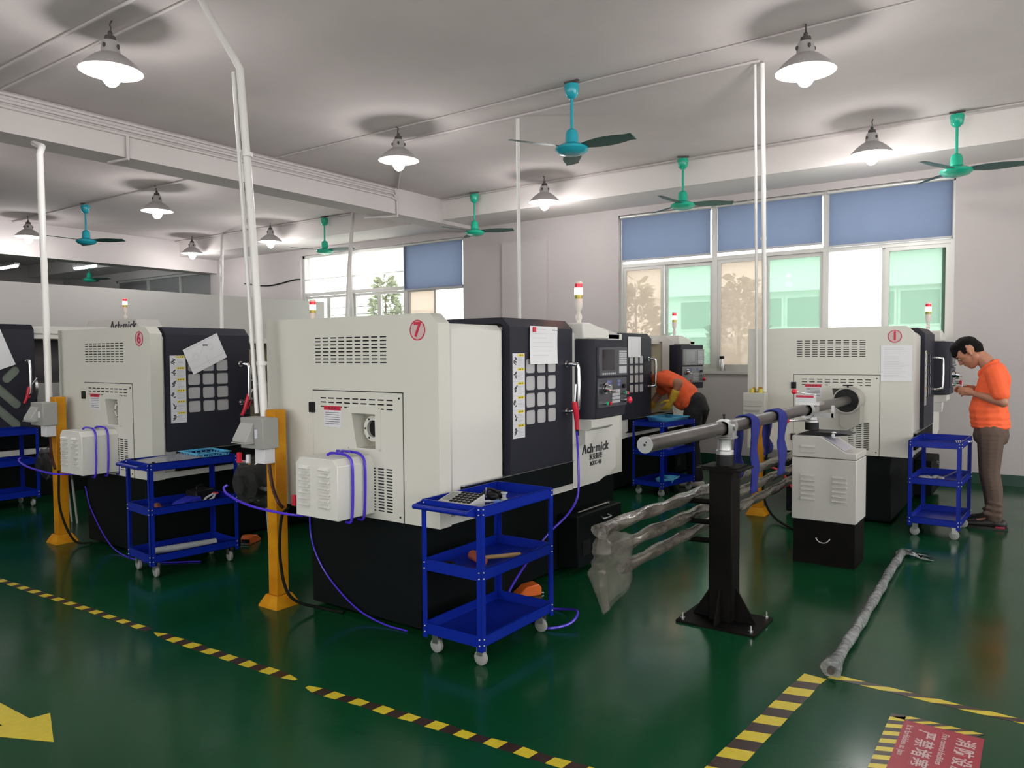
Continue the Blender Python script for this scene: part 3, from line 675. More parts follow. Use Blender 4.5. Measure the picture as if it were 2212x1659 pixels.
def control_pod(root, light=False):
    X = -2.42
    pod = L('control_pod', prism(BM(), [(-2.575, 4.345), (-2.465, 4.345), (-2.42, 4.375), (-2.42, 4.80), (-2.575, 4.80)], 'z', 1.065, 1.59), slate, root, bevel=0.004)
    bz = mat('bezel_pale', (0.22, 0.22, 0.23), 0.4) if light else bezel
    bm = BM(); bx(bm, X, X+0.022, 4.385, 4.795, 1.345, 1.535); bx(bm, X, X+0.016, 4.385, 4.795, 1.135, 1.33)
    L('bezel', bm, bz, pod, bevel=0.003)
    L('screen', bx(BM(), X+0.018, X+0.0235, 4.43, 4.60, 1.385, 1.52), screen_m if not light else mat('lcd_pale', (0.20, 0.21, 0.22), 0.2), pod)
    bm = BM()
    for i in range(6):
        for j in range(6): bx(bm, X+0.02, X+0.026, 4.665+i*0.0185, 4.681+i*0.0185, 1.42+j*0.0165, 1.433+j*0.0165)
    bx(bm, X+0.02, X+0.025, 4.665, 4.775, 1.36, 1.41)
    stuff(L('keypad', bm, keys_m, pod))
    bm = BM()
    for i in range(7): bx(bm, X+0.02, X+0.026, 4.425+i*0.028, 4.443+i*0.028, 1.355, 1.366)
    stuff(L('soft_keys', bm, keys_m, pod))
    bm = BM()
    for i in range(3):
        for j in range(2): bx(bm, X+0.014, X+0.02, 4.50+i*0.022, 4.518+i*0.022, 1.275+j*0.022, 1.292+j*0.022)
    for i in range(2):
        for j in range(2): bx(bm, X+0.014, X+0.02, 4.655+i*0.02, 4.671+i*0.02, 1.275+j*0.022, 1.292+j*0.022)
    stuff(L('keypad', bm, keysb, pod))
    bm = BM()
    for i in range(6):
        for j in range(4): bx(bm, X+0.014, X+0.02, 4.575+i*0.019, 4.59+i*0.019, 1.16+j*0.024, 1.178+j*0.024)
    stuff(L('keypad', bm, keys_m, pod))
    bm = cyl(BM(), (X+0.016, 4.445, 1.265), (X+0.045, 4.445, 1.265), 0.038, n=24); cyl(bm, (X+0.045, 4.445, 1.265), (X+0.075, 4.45, 1.26), 0.026, 0.028, n=24)
    cyl(bm, (X+0.07, 4.465, 1.25), (X+0.10, 4.468, 1.248), 0.007, n=10); L('handwheel', bm, chrome, pod)
    for y, z, m in ((4.455, 1.165, greenp), (4.50, 1.162, redm), (4.725, 1.225, greenp), (4.755, 1.222, redm)):
        b = L('push_button', cyl(BM(), (X+0.014, y, z), (X+0.040, y, z), 0.012, n=12), chrome, pod)
        L('button_cap', cyl(BM(), (X+0.040, y, z), (X+0.050, y, z), 0.011, n=12), m, pod)
    b = L('emergency_stop', cyl(BM(), (X+0.014, 4.735, 1.175), (X+0.055, 4.735, 1.175), 0.017, n=14), chrome, pod)
    L('button_cap', lathe_prof(BM(), [(0.014, 0.055), (0.022, 0.062), (0.022, 0.075), (0.012, 0.084), (0.001, 0.086)], (X, 4.735, 1.175), 16, axis='x'), redm, pod)
    L('knob', cyl(BM(), (X+0.014, 4.735, 1.27), (X+0.034, 4.735, 1.27), 0.015, n=12), blackm, pod)
    return pod
def pane_bm():
    cw = (GY1-GY0)/3; ch = (GZ1-GZ0)/4; bm = BM()
    pts = rrect(-cw/2+0.004, cw/2-0.004, -ch/2+0.004, ch/2-0.004, 0.014, 3)
    prism(bm, pts, 'x', -0.003, 0.0); return bm

def lathe(label, off, number=None, shift=0.0, opened=False, panel_light=False, near=True, letter=True, motor_box=True, door_kind='grid', pane_m=None):
    root = thing('cnc_lathe', label, 'lathe', (OR[0]+off[0], OR[1]+off[1], 0), 0, 'CNC lathes in two rows')
    # base
    bm = bx(BM(), -3.60, -2.72, 3.0, 5.2, 0.02, 0.60); bx(bm, -3.55, -2.78, 3.06, 5.14, 0, 0.02); L('base', bm, basem, root, bevel=0.006)
    tank = L('coolant_tank', bx(BM(), -2.72, -2.56, 4.38, 5.02, 0.04, 0.40), basem, root, bevel=0.008)
    L('handle', tube(BM(), [(-2.56, 4.70, 0.345), (-2.53, 4.70, 0.335), (-2.53, 4.80, 0.335), (-2.56, 4.80, 0.345)], 0.006, 6, 4), steel, tank)
    L('vent', bx(BM(), -2.561, -2.556, 4.44, 4.55, 0.12, 0.22), blackm, tank)
    # body shell round the work space
    bm = BM()
    bx(bm, -3.95, -3.35, 3.06, 5.22, 0.59, 1.645); bx(bm, -3.35, -2.66, 3.06, 3.56, 0.59, 1.64)
    bx(bm, -3.35, -2.66, 4.36, 5.22, 0.59, 1.64); bx(bm, -3.35, -2.74, 3.56, 4.36, 1.60, 1.64)
    L('body', bm, lathe_w, root)
    bm = BM(); bx(bm, -3.349, -3.33, 3.56, 4.36, 0.6, 1.6); bx(bm, -3.33, -2.70, 3.56, 3.575, 0.6, 1.6); bx(bm, -3.33, -2.70, 4.345, 4.36, 0.6, 1.6)
    bx(bm, -3.33, -2.72, 3.575, 4.345, 0.6, 0.75); bx(bm, -3.10, -3.08, 4.05, 4.345, 0.75, 1.55)
    L('work_chamber', bm, interior, root)
    bm = cyl(BM(), (-3.0, 3.575, 1.1), (-3.0, 3.70, 1.1), 0.11, n=24); cyl(bm, (-3.0, 3.70, 1.1), (-3.0, 3.73, 1.1), 0.05, n=16)
    for k in range(3):
        a = k*2*PI/3; bx(bm, -3.0+0.06*math.cos(a)-0.02, -3.0+0.06*math.cos(a)+0.02, 3.70, 3.74, 1.1+0.06*math.sin(a)-0.02, 1.1+0.06*math.sin(a)+0.02)
    L('chuck', bm, steel, root)
    bm = cyl(BM(), (-2.95, 4.05, 1.2), (-2.95, 4.17, 1.2), 0.14, n=12)
    for k in range(8):
        a = k*PI/4; cyl(bm, (-2.95+0.11*math.cos(a), 3.97, 1.2+0.11*math.sin(a)), (-2.95+0.11*math.cos(a), 4.06, 1.2+0.11*math.sin(a)), 0.018, n=8)
    L('tool_turret', bm, steel, root)
    # headstock end housing with spindle opening
    hole = [(-3.198, 1.17), (-3.015, 1.17), (-3.012, 0.978), (-3.16, 0.978)]
    bm = plate(BM(), [(-3.955, 0.59), (-2.56, 0.59), (-2.56, 1.66), (-2.618, 1.712), (-3.955, 1.712)], [hole], lambda u, v, d: (u, 2.97+d, v), 0.092)
    H = L('end_housing', bm, lathe_w, root)
    if near:
        AP = L('access_panel', plate(BM(), [(-3.528, 0.592), (-2.812, 0.592), (-2.812, 1.29), (-3.528, 1.29)], [hole], lambda u, v, d: (u, 2.965+d, v), 0.006), lathe_w, root)
        bm = BM(); bx(bm, -3.533, -2.807, 2.9685, 2.972, 1.290, 1.295); bx(bm, -3.533, -3.528, 2.9685, 2.972, 0.59, 1.29); bx(bm, -2.812, -2.808, 2.9685, 2.972, 0.59, 1.29)
        L('panel_gap', bm, blackm, AP)
        fr = L('spindle_frame', plate(BM(), [(-3.235, 0.965), (-2.97, 0.965), (-2.97, 1.215), (-3.235, 1.215)], [hole], lambda u, v, d: (u, 2.960+d, v), 0.006), lathe_w, AP)
        bm = BM()
        for x, z in ((-3.225, 1.205), (-2.98, 1.205), (-2.98, 0.975), (-3.225, 0.975)): ball(bm, (x, 2.959, z), 0.005, seg=6)
        for x, z in ((-2.835, 1.262), (-2.835, 0.62)): cyl(bm, (x, 2.963, z), (x, 2.967, z), 0.006, n=8, mi=1)
        stuff(L('screws', bm, [steel, blackm], AP))
        bm = lathe_prof(BM(), [(0.048, 3.055), (0.048, 3.00), (0.072, 3.00), (0.072, 3.055)], (-3.07, 0, 1.085), 24, axis='y')
        for k in range(6): cyl(bm, (-3.07+0.06*math.cos(k*PI/3), 2.998, 1.085+0.06*math.sin(k*PI/3)), (-3.07+0.06*math.cos(k*PI/3), 3.0, 1.085+0.06*math.sin(k*PI/3)), 0.006, n=8, mi=1)
        cyl(bm, (-3.07, 3.02, 1.085), (-3.07, 3.05, 1.085), 0.0475, n=20, mi=1)
        L('spindle', bm, [lathe_w, blackm], root)
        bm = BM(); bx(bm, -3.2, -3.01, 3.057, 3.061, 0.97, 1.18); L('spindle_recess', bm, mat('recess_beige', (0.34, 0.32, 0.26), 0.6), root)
        stuff(L('vent_slots', vents(-3.515, -2.92, 1.445, 1.605, 9, 8, 2.970), blackm, H))
        stuff(L('vent_slots', vents(-3.47, -2.872, 1.188, 1.262, 9, 3, 2.965, 0.68), blackm, AP))
        stuff(L('vent_slots', vents(-3.07, -2.882, 0.632, 0.88, 3, 15, 2.965, 0.68), blackm, AP))
        for z in (1.192, 0.72): L('latch', bx(BM(), -3.552, -3.508, 2.95, 2.97, z-0.03, z+0.03), blackm, H, bevel=0.003)
        bm = bx(BM(), -3.43, -3.288, 2.963, 2.965, 1.085, 1.205)
        f = (0, 2.9625, 0)
        quad(bm, f, (1, 0, 0), (0, 0, 1), -3.43, -3.288, 1.180, 1.205, 1)
        for i in range(6): quad(bm, f, (1, 0, 0), (0, 0, 1), -3.42, -3.30, 1.165-i*0.013, 1.168-i*0.013, 2)
        for i in range(3): quad(bm, (0, 2.9622, 0), (1, 0, 0), (0, 0, 1), -3.39+i*0.025, -3.38+i*0.025, 1.187, 1.199, 2)
        L('danger_label', bm, [stickerw, redink, darkink], AP)
    if number:
        nb = link('number_badge', None, root, (-2.70-OR[0], 2.9685-OR[1], 1.625))
        obj('disc', lathe_prof(BM(), [(0.049, 0.0), (0.049, -0.001)], n=32, axis='y', sy=1), pinkdisc, nb)
        obj('ring', plate(BM(), [(0.054*math.cos(2*PI*i/32), 0.054*math.sin(2*PI*i/32)) for i in range(32)], [[(0.048*math.cos(2*PI*i/32), 0.048*math.sin(2*PI*i/32)) for i in range(32)]], lambda u, v, d: (u, -0.0015+d, v), 0.001), redink, nb)
        put_text(number, 'numeral', redink, nb, (0, -0.002, 0), (1, 0, 0), (0, 0, 1))
    # fixed front panel, sill
    L('front_panel', bx(BM(), -2.70, -2.575, 3.062, 3.575, 0.63, 1.662), lathe_w2, root, bevel=0.032)
    sl = L('sill', bx(BM(), -2.72, -2.552, 3.16, 4.31, 0.638, 0.785), basem, root, bevel=0.002)
    L('lip', bx(BM(), -2.60, -2.546, 3.16, 4.31, 0.785, 0.791), steel, sl)
    L('skirt', bx(BM(), -2.72, -2.565, 3.05, 4.32, 0.595, 0.637), lathe_w2, root)
    # sliding door
    door = link('door', None, root, (0, shift, 0))
    if ('doormesh', door_kind) not in SHARE:
        b = door_plate_bm(grid_holes()); bmesh.ops.translate(b, verts=b.verts, vec=-Vector(OR)); SHARE[('doormesh', door_kind)] = mesh_of(b, slate, 'door_leaf')
    link('door_leaf', SHARE[('doormesh', door_kind)], door)
    pm = shared('pane_mesh', pane_bm, mesh_g)
    cw = (GY1-GY0)/3; ch = (GZ1-GZ0)/4
    for i in range(3):
        for j in range(4): link('pane', pm, door, (-2.553-OR[0], GY0+(i+0.5)*cw-OR[1], GZ0+(j+0.5)*ch))
    make_handle(door)
    if near: warning_label(door, -2.545, 3.61, 3.735, 1.0, 1.50)
    # pillar with the control pod
    P = L('front_pillar', prism(BM(), [(4.315, 0.60), (4.67, 0.60), (4.93, 0.67), (4.93, 0.885), (4.985, 0.885), (4.985, 1.63), (4.315, 1.63)], 'x', -2.70, -2.56), lathe_w2, root)
    prism(b := BM(), [(-2.56, 1.63), (-2.66, 1.70), (-3.0, 1.705), (-3.0, 1.63)], 'y', 4.315, 4.72); L('top_hood', b, lathe_w2, root)
    prism(b := BM(), [(-2.56, 1.60), (-2.56, 1.63), (-2.70, 1.685), (-3.0, 1.69), (-3.0, 1.60)], 'y', 4.72, 5.0); L('top_hood', b, lathe_w2, root)
    prism(b := BM(), [(4.34, 1.592), (4.50, 1.592), (4.70, 1.592), (4.70, 1.655), (4.62, 1.665), (4.44, 1.70), (4.34, 1.70)], 'x', -2.66, -2.49); L('cable_hood', b, lathe_w2, root, bevel=0.01)
    prism(b := BM(), [(-2.56, 0.985), (-2.475, 0.985), (-2.44, 1.005), (-2.44, 1.062), (-2.56, 1.062)], 'y', 4.36, 4.66); L('pod_bracket', b, lathe_w2, root, bevel=0.004)
    prism(b := BM(), [(4.345, 0.895), (4.42, 0.895), (4.52, 0.985), (4.345, 0.985)], 'x', -2.56, -2.48); L('pod_bracket', b, lathe_w2, root)
    pod = control_pod(root, panel_light)
    if panel_light:   # this pod is swivelled a little toward the aisle
        R3 = Matrix.Rotation(-0.26, 3, 'Z'); p = Vector((-2.50-OR[0], 4.55-OR[1], 0)); pod.rotation_euler = (0, 0, -0.26); pod.location = p-R3 @ p+Vector((0.02, -0.06, 0))
    if letter:
        put_text('ach', 'lettering', darkink, root, (-2.557-OR[0], 4.62-OR[1], 0.842), (0, 1, 0), (0, 0, 1))
        put_text('cn', 'lettering', darkink, root, (-2.557-OR[0], 4.625-OR[1], 0.782), (0, 1, 0), (0, 0, 1))
        put_text('mxc', 'lettering', darkink, root, (-2.557-OR[0], 4.625-OR[1], 0.738), (0, 1, 0), (0, 0, 1))
    tower_light(root, -2.63, 4.52, 1.70)
    # rear: rail and chip cover on the far end
    L('end_guard', bx(BM(), -3.9, -2.72, 5.22, 5.26, 0.6, 1.6), lathe_w, root, bevel=0.01)
    if motor_box:
        b = BM(); pts = [(-3.365, 0.622), (-3.03, 0.622), (-3.03, 0.91), (-3.065, 0.945), (-3.33, 0.945), (-3.365, 0.91)]
        prism(b, pts, 'y', 2.70, 2.968); mb = L('motor_cover', b, lathe_w2, root, bevel=0.003)
        lm = shared('louver', louver_bm, [lathe_w2, blackm])
        for cxx in (-3.285, -3.125):
            for k in range(7): link('louver', lm, mb, (cxx-OR[0], 2.70-OR[1], 0.685+k*0.033))
    return root
M7 = lathe('white CNC lathe marked seven, nearest, with dark door closed and control panel', (0, 0), '7')
M6 = lathe('white CNC lathe marked six, its dark door slid open, at the left', (-2.73, 0), '6', shift=-0.50, letter=False)
M1 = lathe('white CNC lathe marked one, fed by the long bar, at the right', (1.63, 4.2), '1', motor_box=False, letter=False)
M2 = lathe('CNC lathe the bending worker reaches into, behind lathe seven', (-1.10, 4.2), None, shift=-0.61, panel_light=True, near=False, motor_box=False, letter=False)
M4 = lathe('far CNC lathe hidden behind lathe seven, only its tower light showing', (-6.56, 4.2), None, near=False, motor_box=False, letter=False)

# ---------------------------------------------------------------- the older lathe at the left edge
def old_lathe():
    t = thing('cnc_lathe', 'older CNC lathe cut by the left edge, chevron windows in its open door', 'lathe', (-9.4, 4.2, 0), 0, 'CNC lathes in two rows'); o = tuple(t.location)
    A = lambda n, b, m, p=t, **k: obj(n, b, m, p, o, **k)
    A('base', bx(BM(), -10.1, -8.85, 2.1, 6.1, 0, 0.53), basem, bevel=0.006)
    b = BM(); bx(b, -10.4, -9.9, 2.1, 6.0, 0.53, 1.74); bx(b, -9.9, -8.85, 2.1, 2.8, 0.53, 1.74); bx(b, -9.9, -8.8, 4.83, 6.0, 0.53, 1.825)
    bx(b, -9.9, -9.4, 2.8, 4.83, 1.70, 1.76); A('body', b, lathe_w)
    A('top_rail', bx(BM(), -8.92, -8.75, 2.8, 4.83, 1.74, 1.825), lathe_w2, bevel=0.008)
    A('top_rail', bx(BM(), -8.81, -8.73, 2.8, 4.83, 1.69, 1.73), lathe_w2)
    b = BM(); bx(b, -9.9, -9.88, 2.8, 4.83, 0.55, 1.72); bx(b, -9.88, -8.85, 2.8, 4.83, 0.55, 0.72); A('work_chamber', b, interior_d)
    b = BM(); bx(b, -9.65, -9.2, 3.85, 4.28, 0.85, 1.2); cyl(b, (-9.33, 3.70, 1.15), (-9.33, 3.85, 1.15), 0.17, n=12)
    for k in range(8):
        a = k*PI/4; cyl(b, (-9.33+0.14*math.cos(a), 3.56, 1.15+0.14*math.sin(a)), (-9.33+0.14*math.cos(a), 3.72, 1.15+0.14*math.sin(a)), 0.024, n=8)
    A('tool_turret', b, steel)
    A('sill', bx(BM(), -8.85, -8.70, 2.1, 4.9, 0.555, 0.74), basem); A('skirt', bx(BM(), -8.85, -8.71, 2.1, 4.9, 0.475, 0.53), lathe_w2)
    def slot(cy, cz, ln, ang, r=0.045):
        c, s = math.cos(ang), math.sin(ang); pts = []
        for k in range(9):
            a = -PI/2+PI*k/8; pts.append((ln/2+r*math.cos(a), r*math.sin(a)))
        for k in range(9):
            a = PI/2+PI*k/8; pts.append((-ln/2+r*math.cos(a), r*math.sin(a)))
        return [(cy+x*c-y*s, cz+x*s+y*c) for x, y in pts]
    SL = [(3.23, 1.39, 0.37, 0.80), (3.395, 1.315, 0.11, 0.80), (3.34, 1.11, 0.28, -0.80), (3.255, 0.98, 0.50, -0.80)]
    d = link('door', None, t)
    b = plate(BM(), [(2.78, 0.74), (3.62, 0.74), (3.62, 1.78), (2.78, 1.78)], [slot(*s) for s in SL], lambda u, v, q: (-8.68-q, u, v), 0.03)
    prism(b, [(-8.68, 1.78), (-8.735, 1.835), (-9.06, 1.835), (-9.06, 1.80), (-8.715, 1.78)], 'y', 2.78, 3.62); bx(b, -8.745, -8.71, 3.60, 3.62, 0.74, 1.80)
    A('door_leaf', b, slate, d)
    for s in SL: A('pane', prism(BM(), slot(s[0], s[1], s[2], s[3], 0.053), 'x', -8.704, -8.698), mat('pane_greenish', (0.17, 0.20, 0.17), 0.3), d)
    b = tube(BM(), [(-8.68, 3.515, 1.455), (-8.63, 3.515, 1.455), (-8.595, 3.535, 1.435), (-8.595, 3.535, 1.13), (-8.63, 3.515, 1.11), (-8.68, 3.515, 1.11)], 0.014, 10, 4); A('handle', b, chrome, d)
    b = prism(BM(), [(-9.17, 1.74), (-9.14, 1.87), (-9.23, 1.955), (-10.4, 1.965), (-10.55, 1.74)], 'y', 5.0, 5.3); A('sign_box', b, lathe_w2)
    put_text('achbig', 'lettering', darkink, t, (-9.52-o[0], 4.997-o[1], 1.875), (1, 0, 0), (0, 0, 1))
    tw = tower_light(t, 0, 0, 0); tw.location = (-9.74-o[0], 5.15-o[1], 1.96)
old_lathe()
# ================================================================ tool carts
def make_cart(handle=True):
    t = thing('tool_cart', 'x', 'cart', (0, 0, 0), 0, 'blue three-tier tool carts')
    hx, hy = 0.185, 0.315
    for z in (0.105, 0.425, 0.725):
        b = BM(); h = 0.055; w = 0.0015
        bx(b, -hx, hx, -hy, hy, z, z+0.003)
        bx(b, -hx, hx, -hy, -hy+w, z, z+h); bx(b, -hx, hx, hy-w, hy, z, z+h); bx(b, -hx, -hx+w, -hy, hy, z, z+h); bx(b, hx-w, hx, -hy, hy, z, z+h)
        bx(b, -hx, hx, -hy, -hy+0.008, z+h-0.004, z+h); bx(b, -hx, hx, hy-0.008, hy, z+h-0.004, z+h); bx(b, -hx, -hx+0.008, -hy, hy, z+h-0.004, z+h); bx(b, hx-0.008, hx, -hy, hy, z+h-0.004, z+h)
        obj('tray', b, blue, t)
    riv = BM()
    for sx in (-1, 1):
        for sy in (-1, 1):
            b = BM(); x, y = sx*(hx+0.002), sy*(hy+0.002)
            bx(b, min(x, x-sx*0.03), max(x, x-sx*0.03), min(y, y-sy*0.003), max(y, y-sy*0.003), 0.085, 0.775)
            bx(b, min(x, x-sx*0.003), max(x, x-sx*0.003), min(y, y-sy*0.03), max(y, y-sy*0.03), 0.085, 0.775)
            obj('leg', b, blue, t)
            for z in (0.115, 0.145, 0.435, 0.465, 0.74, 0.77-0.005):
                ball(riv, (x-sx*0.015, y+sy*0.001, z), 0.005, seg=8); ball(riv, (x+sx*0.001, y-sy*0.015, z), 0.005, seg=8)
            cx_, cy_ = sx*(hx-0.045), sy*(hy-0.05)
            b = bx(BM(), cx_-0.02, cx_+0.02, cy_-0.02, cy_+0.02, 0.098, 0.105)
            bx(b, cx_-0.015, cx_+0.02, cy_-0.018, cy_-0.015, 0.05, 0.1); bx(b, cx_-0.015, cx_+0.02, cy_+0.015, cy_+0.018, 0.05, 0.1)
            cs = obj('caster', b, steel, t)
            obj('wheel', lathe_prof(BM(), [(0.008, -0.012), (0.030, -0.012), (0.036, -0.008), (0.036, 0.008), (0.030, 0.012), (0.008, 0.012)], (cx_, cy_, 0.036), 20, axis='y'), caster_m, cs)
    stuff(obj('rivets', riv, steel, t))
    if handle:
        b = cyl(BM(), (-hx-0.005, -hy-0.055, 0.752), (hx-0.03, -hy-0.055, 0.752), 0.0125, n=14)
        for sx in (-1, 1):
            x = sx*(hx-0.003)-(0.03 if sx > 0 else 0)
            prism(b, [(-hy, 0.73), (-hy, 0.775), (-hy-0.06, 0.764), (-hy-0.06, 0.742)], 'x', x-0.002, x+0.002)
        obj('push_handle', b, blue, t)
    return t
def place_cart(root, near, rz, label, first=False):
    c = Vector((near[0], near[1], 0))+Matrix.Rotation(rz, 3, 'Z') @ Vector((-0.187, 0.317, 0))
    if first: root.location = c; root.rotation_euler = (0, 0, rz); root['label'] = label; return root
    return dup(root, c, rz, label)
c0 = make_cart(True); T7 = place_cart(c0, (-2.16, 2.80), 0.0, 'blue tool cart with a calculator on top, nearest, beside lathe seven', True)
T6 = place_cart(c0, (-4.88, 2.71), -0.11, 'blue tool cart holding a pale blue basket, beside lathe six')
T5 = place_cart(c0, (-8.27, 2.83), 0.0, 'blue tool cart cut off by the left edge of the picture')
c1 = make_cart(False); T2 = place_cart(c1, (-3.225, 7.24), -0.16, 'blue tool cart with plastic trays beside the bending worker', True)
T1 = place_cart(c1, (-0.54, 6.84), -0.04, 'blue tool cart in front of the standing worker')
def on_cart(T, x, y, z=0.0):
    v = Matrix.Rotation(T.rotation_euler.z, 3, 'Z') @ Vector((x, y, 0)); return (T.location.x+v.x, T.location.y+v.y, z)
ZT, ZM, ZB = 0.7285, 0.4285, 0.1085
# things on the nearest cart
t = thing('calculator', 'silver desk calculator with black keys on the nearest cart', 'calculator', on_cart(T7, -0.015, -0.215, ZT), 0.02)
wm = mat('calc_silver', (0.45, 0.45, 0.43), 0.35)
b = prism(BM(), [(-0.065, 0.0), (0.065, 0.0), (0.065, 0.078), (-0.065, 0.046)], 'x', -0.10, 0.10)
obj('case', b, wm, t, bevel=0.004)
b = BM(); vs = [b.verts.new((x, y, 0.0632+0.246*y)) for x, y in ((-0.088, -0.045), (-0.045, -0.045), (-0.045, 0.045), (-0.088, 0.045))]; b.faces.new(vs); obj('display', b, mat('calc_lcd', (0.20, 0.22, 0.20), 0.2), t)
b = BM()
for i in range(5):
    for j in range(5):
        x = -0.022+i*0.027; y = -0.048+j*0.024; z = 0.062+0.246*y
        bx(b, x-0.010, x+0.010, y-0.009, y+0.009, z-0.004, z+0.005)
stuff(obj('keys', b, blackm, t, bevel=0.002))
t = thing('vernier_caliper', 'steel caliper with blue slider on the nearest cart', 'caliper', on_cart(T7, 0.07, -0.03, ZT), 0.6)
obj('beam', bx(BM(), -0.006, 0.006, -0.10, 0.13, 0.012, 0.017), steel, t); b = bx(BM(), -0.03, 0.012, -0.10, -0.085, 0.010, 0.018); bx(b, -0.035, 0.012, -0.05, -0.038, 0.010, 0.018); obj('jaw', b, steel, t)
obj('slider', bx(BM(), -0.018, 0.018, -0.045, 0.015, 0.003, 0.026), mat('caliper_blue', (0.03, 0.16, 0.60), 0.35), t, bevel=0.003)
t = thing('tool_pouch', 'crumpled black tool pouch on the nearest cart', 'pouch', on_cart(T7, -0.05, 0.07, ZT), 0.3)
b = BM(); 
for k in range(7): ball(b, (random.uniform(-0.04, 0.04), random.uniform(-0.05, 0.05), 0.022), random.uniform(0.02, 0.032), (1.2, 1.2, 0.8), 8)
obj('pouch_body', b, blackm, t); obj('strap', tube(BM(), [(-0.03, -0.06, 0.03), (0.0, -0.02, 0.06), (0.03, 0.05, 0.03)], 0.008, 6), blackm, t)
t = thing('hex_key', 'bent chrome hex key leaning on the black pouch', 'tool', on_cart(T7, -0.03, 0.03, ZT), 0)
obj('shaft', tube(BM(), [(0, -0.02, 0.075), (0, -0.02, 0.02), (0.01, 0.03, 0.012)], 0.004, 6, 3), chrome, t)
t = thing('steel_nozzle', 'small clear spool beside the caliper', 'spool', on_cart(T7, 0.02, 0.10, ZT))
obj('spool_body', lathe_prof(BM(), [(0.02, 0), (0.02, 0.006), (0.011, 0.012), (0.011, 0.03), (0.018, 0.036), (0.018, 0.042)], n=16), mat('clear_plastic', (0.5, 0.52, 0.56), 0.15), t)
t = thing('marker_pen', 'grey marker pen lying on the nearest cart', 'pen', on_cart(T7, 0.03, 0.02, ZT+0.008), -0.9)
obj('barrel', cyl(BM(), (0, -0.03, 0), (0, 0.09, 0), 0.006, n=10), mat('pen_grey', (0.4, 0.42, 0.45), 0.3), t); obj('pen_cap', cyl(BM(), (0, -0.07, 0), (0, -0.03, 0), 0.007, n=10), stickerw, t)
def hammer(loc, rz, label):
    t = thing('mallet', label, 'hammer', loc, rz, 'red-brown mallets on the carts')
    b = cyl(BM(), (0, -0.055, 0.026), (0, 0.055, 0.026), 0.024, n=16); cyl(b, (0, -0.07, 0.026), (0, -0.055, 0.026), 0.026, n=16); cyl(b, (0, 0.055, 0.026), (0, 0.07, 0.026), 0.026, n=16)
    obj('head', b, hammer_h, t); obj('handle', cyl(BM(), (0.0, 0, 0.026), (0.24, 0, 0.016), 0.010, 0.013, n=12), wood, t); return t
hammer(on_cart(T7, -0.02, -0.08, ZM), 1.05, 'mallet with wooden handle on the middle tray of the nearest cart')
t = thing('tape_roll', 'black roll on the middle tray of the nearest cart', 'tape roll', on_cart(T7, -0.10, -0.22, ZM))
obj('roll', plate(BM(), [(0.035*math.cos(i*PI/12), 0.035*math.sin(i*PI/12)) for i in range(24)], [[(0.024*math.cos(i*PI/12), 0.024*math.sin(i*PI/12)) for i in range(24)]], lambda u, v, d: (u, v, d), 0.022), blackm, t)
# on the cart of lathe six
def basket(loc, rz, sx, sy, h, m, label, slots=True, cat='basket', name='plastic_basket'):
    t = thing(name, label, cat, loc, rz); b = BM(); f = 0.8
    obj('bottom', bx(BM(), -sx*f, sx*f, -sy*f, sy*f, 0, 0.003), m, t)
    for ax, s in (('x', -1), ('x', 1), ('y', -1), ('y', 1)):
        b = BM(); n = 6
        if ax == 'x': lo = [(s*sx*f, -sy*f), (s*sx*f, sy*f)]; hi = [(s*sx, -sy), (s*sx, sy)]
        else: lo = [(-sx*f, s*sy*f), (sx*f, s*sy*f)]; hi = [(-sx, s*sy), (sx, s*sy)]
        def P(u, v): 
            a = Vector(lo[0]).lerp(Vector(lo[1]), u); c = Vector(hi[0]).lerp(Vector(hi[1]), u); q = a.lerp(c, v); return (q.x, q.y, h*v)
        def strip(u0, u1, v0, v1): b.faces.new([b.verts.new(P(u, v)) for u, v in ((u0, v0), (u1, v0), (u1, v1), (u0, v1))])
        if slots:
            strip(0, 1, 0, 0.15); strip(0, 1, 0.85, 1); strip(0, 1, 0.36, 0.44); strip(0, 1, 0.6, 0.68)
            for k in range(n+1): strip(max(0, k/n-0.02), min(1, k/n+0.02), 0.1, 0.9)
        else: strip(0, 1, 0, 1)
        o = obj('side', b, m, t); md = o.modifiers.new('solid', 'SOLIDIFY'); md.thickness = 0.003
    b = BM(); r = 0.008
    bx(b, -sx-r, sx+r, -sy-r, -sy+r, h-0.004, h+0.002); bx(b, -sx-r, sx+r, sy-r, sy+r, h-0.004, h+0.002); bx(b, -sx-r, -sx+r, -sy, sy, h-0.004, h+0.002); bx(b, sx-r, sx+r, -sy, sy, h-0.004, h+0.002)
    obj('rim', b, m, t); return t
basket(on_cart(T6, 0.0, 0.165, ZT), T6.rotation_euler.z, 0.14, 0.12, 0.075, sky_tray, 'pale blue slotted plastic basket on the cart of lathe six')
t = thing('perforated_sheet', 'clear perforated plastic sheet lying on the cart of lathe six', 'sheet', on_cart(T6, 0.0, -0.10, ZT+0.045), T6.rotation_euler.z)
holes = [rrect(-0.14+i*0.032, -0.125+i*0.032, -0.01+j*0.026, 0.006+j*0.026, 0.003, 1) for i in range(9) for j in range(6)]
obj('sheet', plate(BM(), [(-0.165, -0.19), (0.165, -0.19), (0.165, 0.17), (-0.165, 0.17)], holes, lambda u, v, d: (u, v, d+0.01*math.sin(v*8)), 0.003), glass('clear_sheet', (0.75, 0.77, 0.8), 0.55, 0.2, diff=(0.50, 0.52, 0.55)), t)
for x, y in ((-0.15, -0.17), (0.15, -0.17), (-0.15, 0.15), (0.15, 0.15)): obj('foot', bx(BM(), x-0.008, x+0.008, y-0.008, y+0.008, -0.045, 0.01), blackm, t)
hammer(on_cart(T6, 0.08, -0.22, ZM), 1.1, 'mallet lying on the middle tray of the cart of lathe six')
